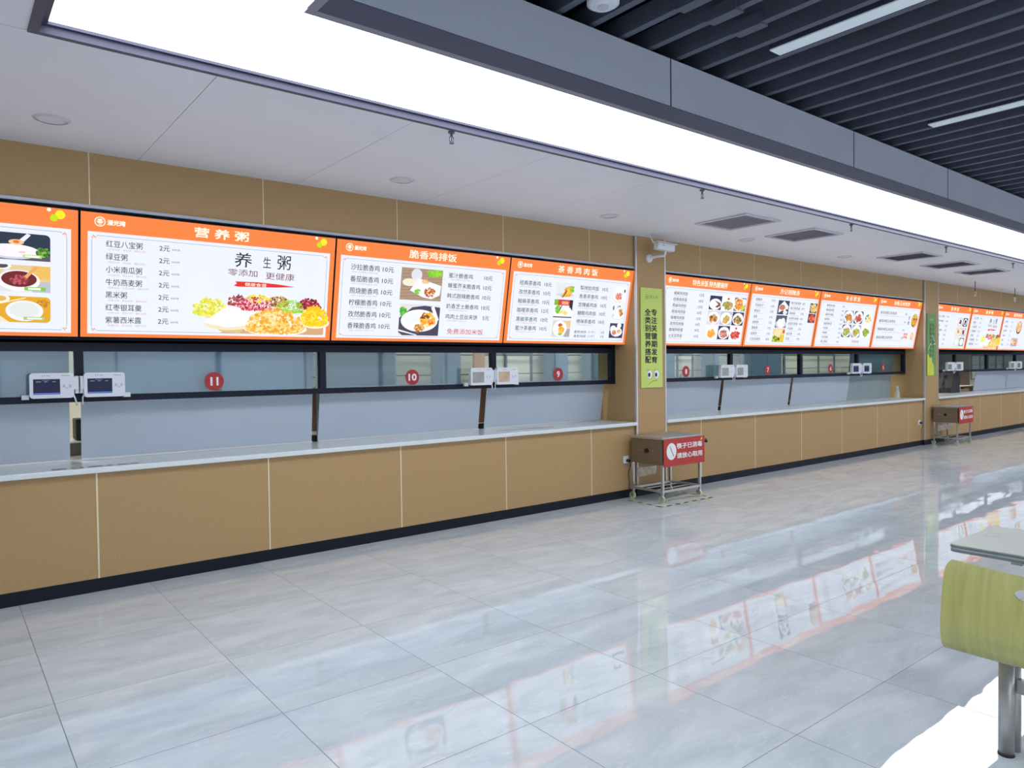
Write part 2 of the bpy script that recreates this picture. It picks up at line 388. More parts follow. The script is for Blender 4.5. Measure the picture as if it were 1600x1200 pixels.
# screens standing on the counter behind the windows
def screen(x0, x1, top, label, m=SCREEN, grp='blue-grey counter screens', hi=False, yb=6.53, yt=6.45):
    bm = bmesh.new(); z0 = 0; z1 = top-.916
    v = [bm.verts.new(p) for p in ((0, 0, z0), (x1-x0, 0, z0), (x1-x0, yt-yb, z1), (0, yt-yb, z1))]
    f = bm.faces.new(v)
    r = bmesh.ops.extrude_face_region(bm, geom=[f]); bmesh.ops.translate(bm, verts=[q for q in r['geom'] if isinstance(q, bmesh.types.BMVert)], vec=(0, .012, 0))
    bmesh.ops.recalc_face_normals(bm, faces=bm.faces)
    o = thing('counter_screen', label, 'screen', (x0, yb, .916), group=grp)
    obj('board', bm, m, o)
    obj('foot_rail', B(0, -.018, 0, x1-x0, -.002, .014), ALU, o)
    return o
screen(-1.4, .795, 1.80, 'blue-grey screen board on the counter at the left picture edge')
screen(.872, 2.76, 1.80, 'wide blue-grey screen board on the counter below the red number eleven')
screen(2.822, 4.70, 1.44, 'wide blue-grey screen board on the counter below the red number ten')
screen(4.785, 6.63, 1.44, 'wide blue-grey screen board on the counter below the red number nine')
screen(7.26, 9.105, 1.44, 'blue-grey screen board on the counter below the red number eight')
screen(9.19, 11.02, 1.44, 'blue-grey screen board on the counter below the red number seven')
screen(11.10, 12.99, 1.44, 'blue-grey screen board on the counter below the red number six')
screen(13.0, 14.72, 1.80, 'darker blue-grey screen board on the counter below the red number five', SCREEN2)
screen(19.0, 21.05, 1.44, 'blue-grey screen board on the far counter beside the steel tray')
screen(21.13, 23.2, 1.44, 'blue-grey screen board on the far counter at the right picture edge')
# taller frosted sheet behind the number ten window
fs_ = obj('frosted_sheet', B(0, 0, 0, .85, .01, .9), SCREEN2, None, (2.84, 6.58, .916)); tag(fs_, 'frosted grey-green sheet standing behind the left half of the number ten window', 'screen')
# posts seen in the gaps between the screens
for x, nm in ((2.83, 'brown timber post seen in the gap between the number eleven and number ten screens'), (4.82, 'brown timber post seen in the gap between the number ten and number nine screens'),
              (9.29, 'brown timber post seen in the gap between the number eight and number seven screens'), (11.24, 'brown timber post seen in the gap between the number seven and number six screens'),
              (6.66, 'narrow brown timber post beside the wood side wall, right of the number nine screen')):
    wv = .035 if x == 6.66 else .09
    t = thing('timber_post', nm, 'post', (x, 6.6, .915), group='posts behind the screens')
    obj('post', B(-wv, 0, .07 if x != 2.83 else .1, wv, .06, .52), BROWN, t)
    obj('post_foot', B(-wv, 0, 0, wv, .06, .06), BLACK, t)
    if x != 2.83: obj('white_band', B(-wv, -.001, .061, wv, .059, .069), PWHITE, t)

# number badges stuck on the glass
def badge(n, x):
    t = thing('number_badge', 'round red badge with the white number %s on the serving window glass' % {'11': 'eleven', '10': 'ten', '9': 'nine', '8': 'eight', '7': 'seven', '6': 'six', '5': 'five'}[n], 'sign', (x, YF-.0095, 1.516), group='red window numbers')
    bm = bmesh.new(); prism_y(bm, ell(0, 0, .078, .078, 40), 0, .004); obj('disc', bm, BADGE, t)
    h = .075; wd_ = (.042 if len(n) == 1 else .088)
    if n == '11': wd_ = .058
    lettering('number', [(n, -wd_/2, 0, wd_/2, h, .045)], INKW, t, -.002)
for n, x in (('11', 1.835), ('10', 3.765), ('9', 5.75), ('8', 8.14), ('7', 10.16), ('6', 12.09), ('5', 14.05)): badge(n, x)

# payment terminals in pairs on the mullions
SCRL = {'blue': lamp_mat('lcd_blue', (20, 26, 62), .9, False), 'grey': mat('lcd_grey', (150, 148, 146), .15, noise=.2, scale=12), 'amber': mat('lcd_amber', (196, 170, 140), .15, noise=.25, scale=10)}
def terminal(x0, x1, kind, label, side, mx):
    zc = 1.51; W_ = x1-x0
    t = thing('payment_terminal', label, 'card reader', (x0, 6.225, zc-.092), group='payment terminals')
    bm = bmesh.new(); prism_y(bm, rrect(0, 0, W_, .184, .022), 0, .045); obj('housing', bm, PWHITE, t, smooth=False)
    sw = .6*W_ if kind == 'blue' else .52*W_
    so = obj('screen', B(.022, -.002, .028, .022+sw, .001, .14), SCRL[kind], t)
    if kind == 'blue':
        obj('status_bar', B(.024, -.003, .031, .02+sw, -.002, .039), lamp_mat('lcd_bar', (90, 120, 220), 1.0, False), so)
        bm = bmesh.new()
        for a, b_ in ((.04, .07), (.09, .11), (.14, .16)): box(bm, a, -.003, .118, b_, -.002, .124)
        box(bm, .075, -.003, .13, .12, -.002, .133)
        obj('screen_text', bm, lamp_mat('lcd_text', (130, 140, 180), .9, False), so)
    bm = bmesh.new(); cx = .022+sw+(W_-.022-sw)/2
    for r_, sgn in ((.012, 1), (.02, 1), (.012, -1), (.02, -1)):
        pts = [(cx+sgn*.006+sgn*r_*math.cos(a), .088+r_*.8*math.sin(a)) for a in [math.radians(-50+100*k/5) for k in range(6)]]
        for p, q in zip(pts, pts[1:]):
            poly_y(bm, [p, q, (q[0]-.003*sgn, q[1]), (p[0]-.003*sgn, p[1])], -.001)
    poly_y(bm, [(cx-.01, .078), (cx, .068), (cx+.01, .078), (cx, .073)], -.001)
    obj('tap_mark', bm, mat('tap_mark_ink', (90, 104, 120), .6, noise=.05), t)
    bm = bmesh.new()
    for k in range(4): poly_y(bm, ell(W_*.28+.013*k+(.004 if k > 1 else 0), .164, .003, .003, 10), -.001)
    for k in range(6): poly_y(bm, rrect(W_*.72+.009*k, .162, W_*.72+.009*k+.006, .166, .001, 1), -.001)
    obj('indicator_dots', bm, BLACK, t)
    # arm to the mullion
    xm = mx-x0
    bm = bmesh.new()
    a, b_ = (W_-.01, xm-.006) if side < 0 else (xm+.006, .01)
    if b_ > a: box(bm, a, .012, .06, b_, .03, .155)
    if side < 0: box(bm, xm-.026, .03, .03, xm-.004, .1, .16)
    else: box(bm, xm+.004, .03, .03, xm+.026, .1, .16)
    obj('mounting_bracket', bm, PWHITE, t)
    bm = bmesh.new(); xe = W_-.004 if side < 0 else .004
    tube(bm, [(xe, .03, .03), (xe-side*.012, .025, -.005), (xm+side*.02, .03, -.045), (xm+side*.016, .05, -.055)], .006, 8)
    obj('cable', bm, PWHITE, t)
    tg = obj('tag', B(-.045 if side < 0 else W_, .05, -.008, 0 if side < 0 else W_+.045, .085, .026), PWHITE, t)
    return t
tl = 'white payment terminal, %s, %s'
pairs = [(.833, (.519, .795), (.86, 1.135), 'blue', 'blue', 'at the left end of the number eleven window'),
         (4.722, (4.40, 4.685), (4.745, 5.04), 'grey', 'amber', 'between windows ten and nine'),
         (9.13, (8.77, 9.08), (9.145, 9.43), 'grey', 'grey', 'between windows eight and seven'),
         (13.0, (12.62, 12.93), (13.02, 13.32), 'blue', 'blue', 'between windows six and five'),
         (17.15, (16.72, 17.08), (17.2, 17.56), 'grey', 'grey', 'over the dark machine on the far counter'),
         (20.9, (20.5, 20.85), (20.95, 21.3), 'grey', 'grey', 'at the right edge of the picture')]
for mx, l, r, k1, k2, where in pairs:
    terminal(l[0], l[1], k1, tl % ('left of its pair', where), -1, mx)
    terminal(r[0], r[1], k2, tl % ('right of its pair', where), 1, mx)

# worn lettering strips on the worktop
WORN = mat('worn_print', (120, 104, 104), .6, noise=.3, scale=60)
for x0, x1, y, lb in ((.62, 1.2, 6.02, 'worn dark lettering strip on the white worktop near the number eleven window'), (4.75, 5.5, 6.2, 'faded red lettering strip on the white worktop near the number nine window')):
    bm = bmesh.new(); x = x0
    while x < x1:
        wd_ = random.uniform(.02, .05); box(bm, x-x0, 0, 0, x-x0+wd_, .05, .001); x += wd_+random.choice((.004, .006, .03))
    o = obj('lettering_strip', bm, WORN if x0 < 2 else mat('faded_red_print', (190, 150, 156), .6, noise=.3, scale=60), None, (x0, y, .9145)); tag(o, lb, 'sticker')

# ================================================================== MENU BOARDS
OR = ink((249, 132, 66)); ORD = ink((238, 112, 62)); PW = ink((232, 236, 246)); CR = ink((255, 246, 224)); YE = ink((248, 232, 40)); LG = ink((196, 226, 20))
OR.cycles.emission_sampling = 'FRONT'; PW.cycles.emission_sampling = 'FRONT'
DK = ink((52, 50, 62), False); MID = ink((96, 92, 104), False); PK = ink((206, 160, 172)); RD = ink((196, 60, 64)); GR = ink((140, 140, 156))
THETA = math.atan2(.17, .905)
FH = .921
FOOD = {'dark': (44, 50, 72), 'wood': (158, 128, 100), 'mat': (196, 190, 180), 'white': (244, 244, 246), 'gold': (226, 166, 50)}
def photo(parent, u0, v0, u1, v1, bg, els, rnd=0, name='dish_photo'):
    """els: ('e',cx,cz,rx,rz,rgb) ellipse, ('b',cx,cz,rx,rz,[rgb..],n,size) heap, ('r',x0,z0,x1,z1,rgb), ('l',x0,z0,x1,z1,w,rgb); unit coordinates"""
    W_, H_ = u1-u0, v1-v0; mats = []; bm = bmesh.new(); y = [-.0030]
    def mi(c):
        m = ink(tuple(c))
        if m not in mats: mats.append(m)
        return mats.index(m)
    def clampp(pts): return [(min(max(a, u0), u1), min(max(b, v0), v1)) for a, b in pts]
    def add(pts, c):
        pts = clampp(pts); q = []
        for p in pts:
            if not q or (abs(p[0]-q[-1][0])+abs(p[1]-q[-1][1])) > 1e-5: q.append(p)
        if len(q) > 2 and (abs(q[0][0]-q[-1][0])+abs(q[0][1]-q[-1][1])) < 1e-5: q.pop()
        if len(q) > 2: poly_y(bm, q, y[0], mi(c))
    if bg is not None: add(rrect(u0, v0, u1, v1, max(rnd, .002), 4 if rnd else 1), bg)
    for e in els:
        y[0] -= .0003
        k = e[0]
        if k == 'e': add(ell(u0+e[1]*W_, v0+e[2]*H_, e[3]*W_, e[4]*H_, 26), e[5])
        elif k == 'r': add([(u0+e[1]*W_, v0+e[2]*H_), (u0+e[3]*W_, v0+e[2]*H_), (u0+e[3]*W_, v0+e[4]*H_), (u0+e[1]*W_, v0+e[4]*H_)], e[5])
        elif k == 'p': add([(u0+a*W_, v0+b*H_) for a, b in e[1]], e[2])
        elif k == 'l':
            a = Vector((u0+e[1]*W_, v0+e[2]*H_)); b = Vector((u0+e[3]*W_, v0+e[4]*H_)); n = (b-a).normalized(); n = Vector((-n.y, n.x))*e[5]*H_/2
            add([tuple(a+n), tuple(b+n), tuple(b-n), tuple(a-n)], e[6])
        elif k == 'b':
            n = e[6]; up = e[8] if len(e) > 8 else 0
            for j in range(n):
                t = j/n; a = random.uniform(0, 2*math.pi); r = math.sqrt(random.random())
                px = e[1]+r*math.cos(a)*e[3]; pz = e[2]+r*math.sin(a)*e[4]
                if up and pz < e[2]: pz = e[2]+(pz-e[2])*.3
                y[0] = y[0]-.00001
                s = e[7]*random.uniform(.7, 1.2)
                add(ell(u0+px*W_, v0+pz*H_, s, s*random.uniform(.5, .9), 8, random.uniform(0, 3)), random.choice(e[5]))
    return obj(name, bm, mats, parent)
def board(x0, x1, label, title, tu, title_bold=.02, empty_left=False):
    t = thing('menu_board', label, 'sign', (x0, 6.17, 1.865), rx=THETA, group='backlit menu boards'); W_ = x1-x0
    obj('light_box', B(.004, .002, 0, W_-.004, .06, FH), FRAME, t)
    bm = bmesh.new(); poly_y(bm, [(.008, .004), (W_-.008, .004), (W_-.008, FH-.006), (.008, FH-.006)], 0); obj('orange_face', bm, OR, t)
    bm = bmesh.new(); poly_y(bm, [(.052, .03), (W_-.052, .03), (W_-.052, .778), (.052, .778)], -.0012); obj('white_face', bm, PW, t)
    bm = bmesh.new()
    a0, b0, a1, b1 = .078, .052, W_-.078, .752; g = .035
    for p, q in (((a0+g, b0), (a1-g, b0)), ((a0+g, b1), (a1-g, b1)), ((a0, b0+g), (a0, b1-g)), ((a1, b0+g), (a1, b1-g))):
        if p[1] == q[1]: poly_y(bm, [(p[0], p[1]-.0015), (q[0], p[1]-.0015), (q[0], p[1]+.0015), (p[0], p[1]+.0015)], -.002)
        else: poly_y(bm, [(p[0]-.0015, p[1]), (p[0]+.0015, p[1]), (p[0]+.0015, q[1]), (p[0]-.0015, q[1])], -.002)
    obj('border_line', bm, GR, t)
    bm = bmesh.new()
    for cx, cz, sx, sz in ((a0, b1, 1, -1), (a1, b1, -1, -1), (a0, b0, 1, 1), (a1, b0, -1, 1)):
        for (dx, dz, r1) in ((.012, .004, .008), (.004, .014, .008), (.02, .012, .009), (.034, .003, .005), (.003, .03, .005)):
            pts = ell(cx+dx*sx, cz+dz*sz, r1, r1*.6, 10, random.uniform(0, 3)); inn = ell(cx+dx*sx, cz+dz*sz, r1*.6, r1*.3, 10)
            poly_y(bm, pts, -.0021)
    obj('corner_ornament', bm, ink((226, 170, 150)), t)
    if not empty_left:
        bm = bmesh.new()
        u = .13
        o_ = ell(u, .853, .036, .036, 30); i_ = ell(u, .853, .029, .029, 30)
        for k in range(30):
            k2 = (k+1) % 30; poly_y(bm, [o_[k], o_[k2], i_[k2], i_[k]], -.002)
        poly_y(bm, ell(u, .866, .017, .008, 16), -.002); poly_y(bm, [(u-.024, .857), (u+.024, .857), (u+.012, .84), (u-.012, .84)], -.002); poly_y(bm, rrect(u-.01, .83, u+.01, .835, .001, 1), -.002)
        obj('logo', bm, CR, t)
        lettering('logo_lettering', [('漫光湾', .178, .853, .295, .042, .045)], CR, t, -.002)
    if title:
        lettering('title', [(title, tu[0], .848, tu[1], .082, title_bold)], CR, t, -.002)
    bm = bmesh.new(); xr = W_-.12
    for cx, cz, r_, m_, yy in ((xr-.065, .9, .013, 0, -.0016), (xr+.002, .872, .031, 1, -.0016), (xr-.035, .846, .024, 2, -.0019)): poly_y(bm, ell(cx, cz, r_, r_, 22), yy, m_)
    obj('bubble_ornament', bm, [CR, YE, LG], t)
    return t
def dish_rows(t, names, u0, charw, pu0, pu1, v0, v1, prices, h=.048, subs=None, extra=None, subh=.017, gap=.008):
    n = len(names); dv = (v1-v0)/(n-1) if n > 1 else 0
    rows = []; pr = []; sb = []; ex = []
    for i, s in enumerate(names):
        z = v0+dv*i; st = 0
        rows.append((s, u0, z, u0+charw*len(s)-gap, h, .004))
        p = prices[i] if isinstance(prices, (list, tuple)) else prices
        if p: pr.append((p, pu0, z-.002, pu1, h*.86, .006))
        if subs:
            q = subs[i % len(subs)]
            if q: sb.append((q, u0+.012, z-h/2-subh*.95, u0+.012+subh*1.02*len(q)*.82, subh, .0))
        if extra: ex.append((extra, pu1+.015, z-.006, pu1+.075, .017, 0))
    lettering('dish_names', rows, DK, t, -.0024)
    if pr: lettering('prices', pr, DK, t, -.0024)
    if sb: lettering('small_print', sb, PK, t, -.0024)
    if ex: lettering('portion_print', ex, MID, t, -.0024)

WHT = (246, 246, 248); PLATE = (236, 236, 240)
BEAN = [(240, 178, 66), (250, 206, 110), (232, 160, 48), (252, 222, 150)]
def bowls_picture(t):
    W_ = 1.976
    q = .5   # x positions are given in metres on a 2 m wide field
    def e(cx, cz, rx, rz, c): return ('e', cx*q, cz, rx*q, rz, c)
    def b(cx, cz, rx, rz, cs, n, sz, up=1): return ('b', cx*q, cz, rx*q, rz, cs, n, sz, up)
    def p(pts, c): return ('p', [(x*q, z) for x, z in pts], c)
    els = [p([(1.0, .052), (1.9, .052), (1.9, .12), (1.6, .15), (1.1, .10)], (214, 164, 124)),
     p([(.84, .21), (.9, .17), (.98, .17), (1.04, .21)], (226, 214, 170)), e(.92, .222, .145, .022, (244, 240, 214)), b(.92, .225, .135, .11, [(228, 224, 80), (240, 236, 120), (214, 214, 60)], 260, .014),
     b(1.13, .30, .075, .075, [(166, 62, 66), (130, 40, 52), (190, 90, 84)], 170, .009),
     b(1.30, .33, .095, .05, [(238, 228, 50), (220, 216, 60)], 110, .013),
     e(1.48, .30, .1, .03, (226, 220, 200)), b(1.475, .31, .095, .065, [(206, 150, 80), (226, 180, 110), (170, 116, 66), (120, 80, 50)], 160, .011),
     e(1.27, .265, .17, .03, (240, 232, 228)), b(1.265, .275, .16, .085, [(200, 50, 74), (230, 110, 130), (176, 34, 58), (240, 190, 200)], 340, .009),
     b(1.75, .30, .11, .07, [(176, 52, 60), (200, 80, 84), (120, 30, 44)], 170, .014),
     e(1.585, .25, .14, .03, (226, 232, 206)), b(1.58, .265, .125, .09, [(150, 206, 40), (170, 222, 60), (128, 190, 36)], 420, .006),
     p([(.93, .12), (1.0, .07), (1.15, .05), (1.2, .1)], (222, 190, 140)), e(1.06, .125, .185, .045, (238, 224, 190)), p([(.875, .135), (.93, .19), (1.02, .26), (1.08, .285), (1.15, .265), (1.22, .19), (1.25, .13), (1.06, .1)], (242, 242, 244)),
     e(1.81, .16, .135, .05, (250, 240, 214)), b(1.80, .175, .125, .13, [(248, 206, 30), (252, 222, 40), (240, 190, 40)], 420, .014),
     e(1.46, .10, .275, .06, (252, 244, 230)), b(1.455, .11, .25, .155, BEAN, 520, .017), b(1.45, .085, .23, .03, BEAN, 120, .017)]
    return photo(t, 0, .052, 2, 1.052, None, [tuple([x[0], [(a, z-.052) for a, z in x[1]], x[2]]) if x[0] == 'p' else tuple([x[0], x[1], x[2]-.052]+list(x[3:])) for x in els], name='grain_bowls_picture')
def porridge_board(x0, x1, label):
    t = board(x0, x1, label, '营 养 粥', (.785, 1.205), .03)
    names = ['红豆八宝粥', '绿豆粥', '小米南瓜粥', '牛奶燕麦粥', '黑米粥', '红枣银耳羹', '紫薯西米露']
    subs = ['（红豆50克　米60克　辅料20克）', '（绿豆60克　米60克　辅料20克）', '（小米80克　南瓜40克　辅料20克）', '（燕麦40克　牛奶100克　辅料70克）', '（红枣10克　黑米60克　辅料50克）', '（红枣20克　银耳50克　辅料30克）', '（紫薯20克　西米60克　辅料30克）']
    dish_rows(t, names, .17, .0505, .533, .607, .70, .135, '2元', .05, subs, '500克')
    lettering('calligraphy', [('养', 1.10, .66, 1.24, .12, .004), ('生', 1.335, .655, 1.40, .09, .004), ('粥', 1.455, .665, 1.57, .12, .004)], INKK, t, -.0024)
    lettering('slogan', [('零添加', 1.05, .555, 1.29, .055, 0), ('更健康', 1.36, .545, 1.61, .06, 0)], ink((160, 64, 70), False), t, -.0024)
    bm = bmesh.new(); poly_y(bm, [(1.10, .447), (1.13, .44), (1.45, .45), (1.62, .464), (1.47, .478), (1.3, .486), (1.11, .482), (1.125, .465)], -.0022); obj('brush_stroke', bm, ink((226, 50, 44)), t)
    lettering('stroke_lettering', [('健康食谱', 1.19, .463, 1.37, .028, .01)], CR, t, -.0026)
    bowls_picture(t); return t

# board 12 (cut by the left edge)
t = board(-1.15, .828, 'leftmost backlit orange menu board with three rounded porridge photos, cut by the picture edge', None, None, empty_left=True)
photo(t, 1.43, .535, 1.80, .72, (44, 56, 74), [('r', 0, 0, 1, .22, (92, 84, 104)), ('e', .4, .28, .42, .26, (210, 206, 226)), ('e', .4, .34, .42, .24, (246, 240, 244)), ('b', .88, .34, .1, .16, [(96, 160, 50), (130, 190, 80), (60, 110, 40)], 60, .012), ('l', .66, 1, .5, .62, .16, (236, 232, 244)), ('e', .46, .66, .12, .1, (240, 200, 150)), ('e', .46, .67, .05, .06, (230, 120, 50)), ('e', .55, .3, .06, .03, (240, 190, 190)), ('r', .56, .1, .86, .22, (190, 220, 130)), ('r', .6, .13, .82, .19, (245, 250, 240))], .03)
photo(t, 1.43, .315, 1.80, .50, (226, 200, 150), [('p', [(0, 0), (.3, .9), (.9, .1), (.8, 0)], (222, 222, 228)), ('r', .7, .5, 1, 1, (236, 188, 96)), ('r', .7, 0, 1, .4, (190, 190, 200)), ('e', .22, .95, .16, .14, (240, 240, 240)), ('e', .22, .95, .11, .09, (80, 76, 84)), ('e', .5, .42, .33, .4, (246, 240, 240)), ('e', .5, .48, .28, .3, (112, 40, 44)), ('b', .5, .44, .14, .16, [(150, 50, 60), (190, 90, 100)], 50, .012), ('l', .78, 1, .6, .55, .12, (232, 170, 100)), ('r', .58, .06, .92, .2, (130, 200, 70)), ('r', .64, .09, .84, .17, (245, 250, 240))], .03)
photo(t, 1.43, .10, 1.80, .283, (226, 168, 44), [('p', [(0, .55), (.34, .0), (0, 0)], (244, 226, 200)), ('l', 0, .6, .6, .95, .05, (250, 226, 160)), ('e', .18, .9, .17, .18, (246, 240, 226)), ('e', .18, .9, .12, .11, (232, 180, 90)), ('b', .88, .75, .1, .14, [(190, 120, 30), (206, 140, 40)], 40, .007), ('e', .58, .45, .3, .4, (240, 240, 240)), ('e', .58, .48, .24, .3, (226, 230, 226)), ('r', .56, .1, .9, .22, (170, 200, 130)), ('r', .62, .13, .86, .19, (245, 250, 240))], .03)
lettering('dish_names', [('养生粥', .2, .69, .42, .05, .004), ('皮蛋瘦肉粥', .2, .58, .5, .05, .004), ('八宝粥', .2, .47, .36, .05, .004)], DK, t, -.0024)
# board 11
porridge_board(.828, 2.804, 'wide orange menu board above window eleven titled 营养粥 with a picture of heaped grain bowls')
# board 10
t = board(2.804, 4.784, 'orange menu board above window ten titled 脆香鸡排饭 with two large dish photos', '脆香鸡排饭', (.75, 1.29))
SUB = ['（米饭150克蔬菜100克肉120克）']
dish_rows(t, ['沙拉脆香鸡', '番茄脆香鸡', '照烧脆香鸡', '柠檬脆香鸡', '孜然脆香鸡', '香辣脆香鸡'], .155, .0595, .478, .595, .682, .146, '10元', .056, SUB)
rows = [('蜜汁脆香鸡', 1.215, .678, 1.508, .05, .004), ('蜂蜜芥末脆香鸡', 1.215, .578, 1.61, .05, .004), ('韩式甜辣脆香鸡', 1.215, .475, 1.61, .05, .004), ('奶香芝士脆香鸡', 1.215, .37, 1.61, .05, .004), ('鸡肉土豆丝夹饼', 1.215, .265, 1.61, .05, .004)]
lettering('dish_names', rows, DK, t, -.0024)
lettering('prices', [('10元', 1.652, r[2]-.002, 1.76, .045, .006) for r in rows[:4]]+[('5元', 1.68, .262, 1.76, .045, .006)], DK, t, -.0024)
lettering('small_print', [(SUB[0], 1.235, r[2]-.042, 1.235+.25, .017) for r in rows], PK, t, -.0024)
lettering('free_rice_note', [('免费添加米饭', 1.25, .113, 1.70, .058, .003)], RD, t, -.0024)
photo(t, .678, .41, 1.142, .717, (164, 134, 108), [('p', [(0, 0), (1, 0), (1, 1), (0, 1)], (172, 146, 122))]+[('l', -.1, k*.1, 1.1, k*.1+.12, .012, (140, 110, 88)) for k in range(10)]+[('e', .36, .8, .13, .19, (224, 222, 226)), ('e', .2, .55, .17, .12, (236, 232, 226)), ('e', .2, .58, .13, .07, (240, 232, 200)), ('b', .8, .88, .18, .09, [(130, 200, 50), (150, 214, 70)], 60, .02), ('p', [(.22, .3), (.4, .7), (.98, .5), (.96, .2), (.76, .06), (.55, .1)], (240, 240, 244)), ('p', [(.3, .32), (.42, .62), (.92, .46), (.88, .24), (.72, .14)], (250, 250, 252)), ('b', .7, .28, .13, .13, [(206, 120, 70), (226, 160, 110), (170, 84, 50), (250, 230, 210)], 90, .013), ('b', .4, .28, .07, .06, [(130, 200, 60)], 20, .012), ('b', .58, .6, .08, .05, [(240, 190, 120)], 14, .012)])
photo(t, .688, .065, 1.145, .37, (226, 220, 222), [('p', [(.0, .1), (0, .55), (.3, .9), (.6, .97), (1, .93), (1, 0), (.1, 0)], (74, 70, 90)), ('b', .08, .75, .09, .12, [(80, 170, 60), (110, 200, 80)], 40, .018), ('l', .0, .16, .45, 0, .06, (230, 230, 236)), ('e', .5, .48, .46, .36, (236, 236, 240)), ('e', .5, .5, .43, .32, (250, 250, 252)), ('e', .28, .55, .2, .2, (236, 238, 240)), ('l', .8, .95, .95, .5, .12, (246, 246, 248)), ('b', .7, .52, .18, .22, [(240, 170, 50), (250, 190, 80), (226, 90, 50), (250, 226, 150)], 70, .022), ('b', .5, .24, .12, .12, [(200, 130, 60), (230, 180, 110), (160, 90, 40)], 50, .015), ('b', .62, .62, .1, .07, [(120, 70, 50)], 14, .012)])
# board 9
t = board(4.784, 6.715, 'orange menu board above window nine titled 茶香鸡肉饭 with six small dish photos', '茶 香 鸡 肉 饭', (.68, 1.30))
dish_rows(t, ['经典茶香鸡', '孜然茶香鸡', '椒麻茶香鸡', '咖喱茶香鸡', '黑椒茶香鸡', '蜜汁茶香鸡'], .148, .061, .50, .605, .665, .172, ['10元', '10元', '10元', '12元', '10元', '10元'], .052, SUB)
dish_rows(t, ['梨排烩鸡饭', '鱼香茶香鸡', '宫爆酱鸡饭', '糖醋鸡肉饭', '绝味茶香鸡'], 1.05, .062, 1.41, 1.51, .662, .272, '10元', .05, SUB)
lettering('pie_rows', [('香煎肉饼（1个）', 1.03, .147, 1.37, .034, .003), ('5元', 1.47, .147, 1.53, .032, .003), ('香煎鸡排（1个）', 1.03, .097, 1.37, .034, .003), ('5元', 1.47, .097, 1.53, .032, .003)], DK, t, -.0024)
photo(t, .68, .53, .96, .70, (224, 230, 232), [('e', .55, .2, .5, .1, (206, 212, 220)), ('p', [(.28, .05), (.62, .75), (.82, .82), (.95, .6), (.8, .1)], (236, 170, 60)), ('b', .68, .5, .2, .25, [(240, 190, 70), (226, 150, 50), (250, 214, 90)], 40, .02), ('b', .88, .62, .07, .18, [(120, 200, 60)], 16, .015), ('l', .38, .02, .6, .5, .08, (60, 90, 50))])
photo(t, .675, .305, .96, .51, (240, 240, 242), [('r', 0, .68, 1, 1, (206, 70, 56)), ('r', 0, .68, .2, 1, (130, 180, 60)), ('r', .82, .4, 1, 1, (44, 46, 66)), ('r', .4, .74, .75, .9, (244, 170, 150)), ('e', .5, .35, .48, .32, (250, 250, 250)), ('r', 0, 0, 1, .06, (70, 60, 60)), ('b', .25, .45, .13, .2, [(110, 190, 60), (150, 210, 70)], 30, .02), ('b', .55, .28, .25, .1, [(240, 214, 100), (226, 226, 150)], 40, .014), ('l', .42, .68, .3, .4, .06, (50, 60, 50))])
photo(t, .685, .085, .96, .272, (214, 210, 206), [('r', .7, 0, 1, .5, (170, 166, 168)), ('r', .6, .6, 1, 1, (232, 196, 150)), ('e', .42, .5, .38, .48, (250, 250, 250)), ('b', .42, .7, .1, .1, [(226, 150, 50), (180, 100, 40)], 20, .014), ('b', .5, .4, .14, .2, [(240, 170, 50), (246, 196, 90)], 36, .018), ('b', .44, .16, .1, .05, [(130, 200, 70)], 12, .012)])
photo(t, 1.61, .51, 1.83, .71, (240, 240, 242), [('e', .42, .3, .42, .26, (226, 190, 170)), ('e', .42, .34, .42, .26, (250, 248, 246)), ('b', .42, .42, .24, .2, [(226, 130, 110), (206, 100, 90), (240, 170, 150)], 50, .016), ('e', .85, .75, .06, .1, (60, 70, 100))])
photo(t, 1.61, .30, 1.84, .50, (232, 238, 242), [('e', .5, .32, .5, .28, (206, 216, 226)), ('e', .5, .36, .47, .28, (250, 250, 252)), ('b', .72, .5, .14, .2, [(230, 160, 90), (240, 190, 130), (190, 110, 60)], 30, .016), ('e', .12, .75, .05, .14, (60, 90, 80)), ('e', .15, .3, .08, .1, (190, 220, 190)), ('b', .5, .85, .12, .05, [(90, 110, 90)], 8, .008)])
photo(t, 1.615, .085, 1.85, .265, (60, 64, 100), [('e', .68, .85, .16, .18, (244, 244, 246)), ('e', .25, .6, .22, .25, (240, 240, 244)), ('e', .52, .42, .42, .32, (250, 250, 252)), ('b', .35, .38, .13, .14, [(226, 160, 110), (200, 130, 90)], 24, .014), ('b', .68, .45, .14, .12, [(240, 200, 160), (226, 170, 130)], 24, .013)])
# board 8
t = board(7.27, 9.203, 'orange menu board above window eight with nine dish photos in a grid', '特色米饭.特色酸辣拌', (.59, 1.365))
dish_rows(t, ['椒麻鸡肉饭', '经典烧肉饭', '黑椒鸡肉饭', '照烧鸡肉饭', '咖喱鸡肉饭', '孜然鸡肉饭', '酸辣拌粉面', '土豆泥拌饭'], .24, .058, .773, .872, .692, .135, ['12元', '10元', '12元', '10元', '12元', '10元', '9元', '10元'], .046, SUB)
food = [[(150, 90, 70), (120, 70, 56)], [(160, 180, 70), (190, 150, 70), (120, 140, 50)], [(236, 140, 40), (240, 170, 60), (220, 110, 40)], [(190, 120, 60), (220, 160, 100), (110, 80, 40)], [(226, 150, 80), (240, 180, 110), (130, 180, 70)], [(206, 150, 60), (170, 110, 50), (90, 110, 50)], [(240, 160, 50), (246, 180, 70)], [(206, 120, 110), (220, 160, 150), (180, 90, 80)], [(206, 60, 50), (230, 110, 90), (190, 40, 40)]]
bgs = [(48, 50, 84), (250, 250, 252), (120, 116, 124), (214, 214, 216), (190, 192, 204), (60, 62, 90), (236, 236, 240), (58, 56, 92), (250, 250, 252)]
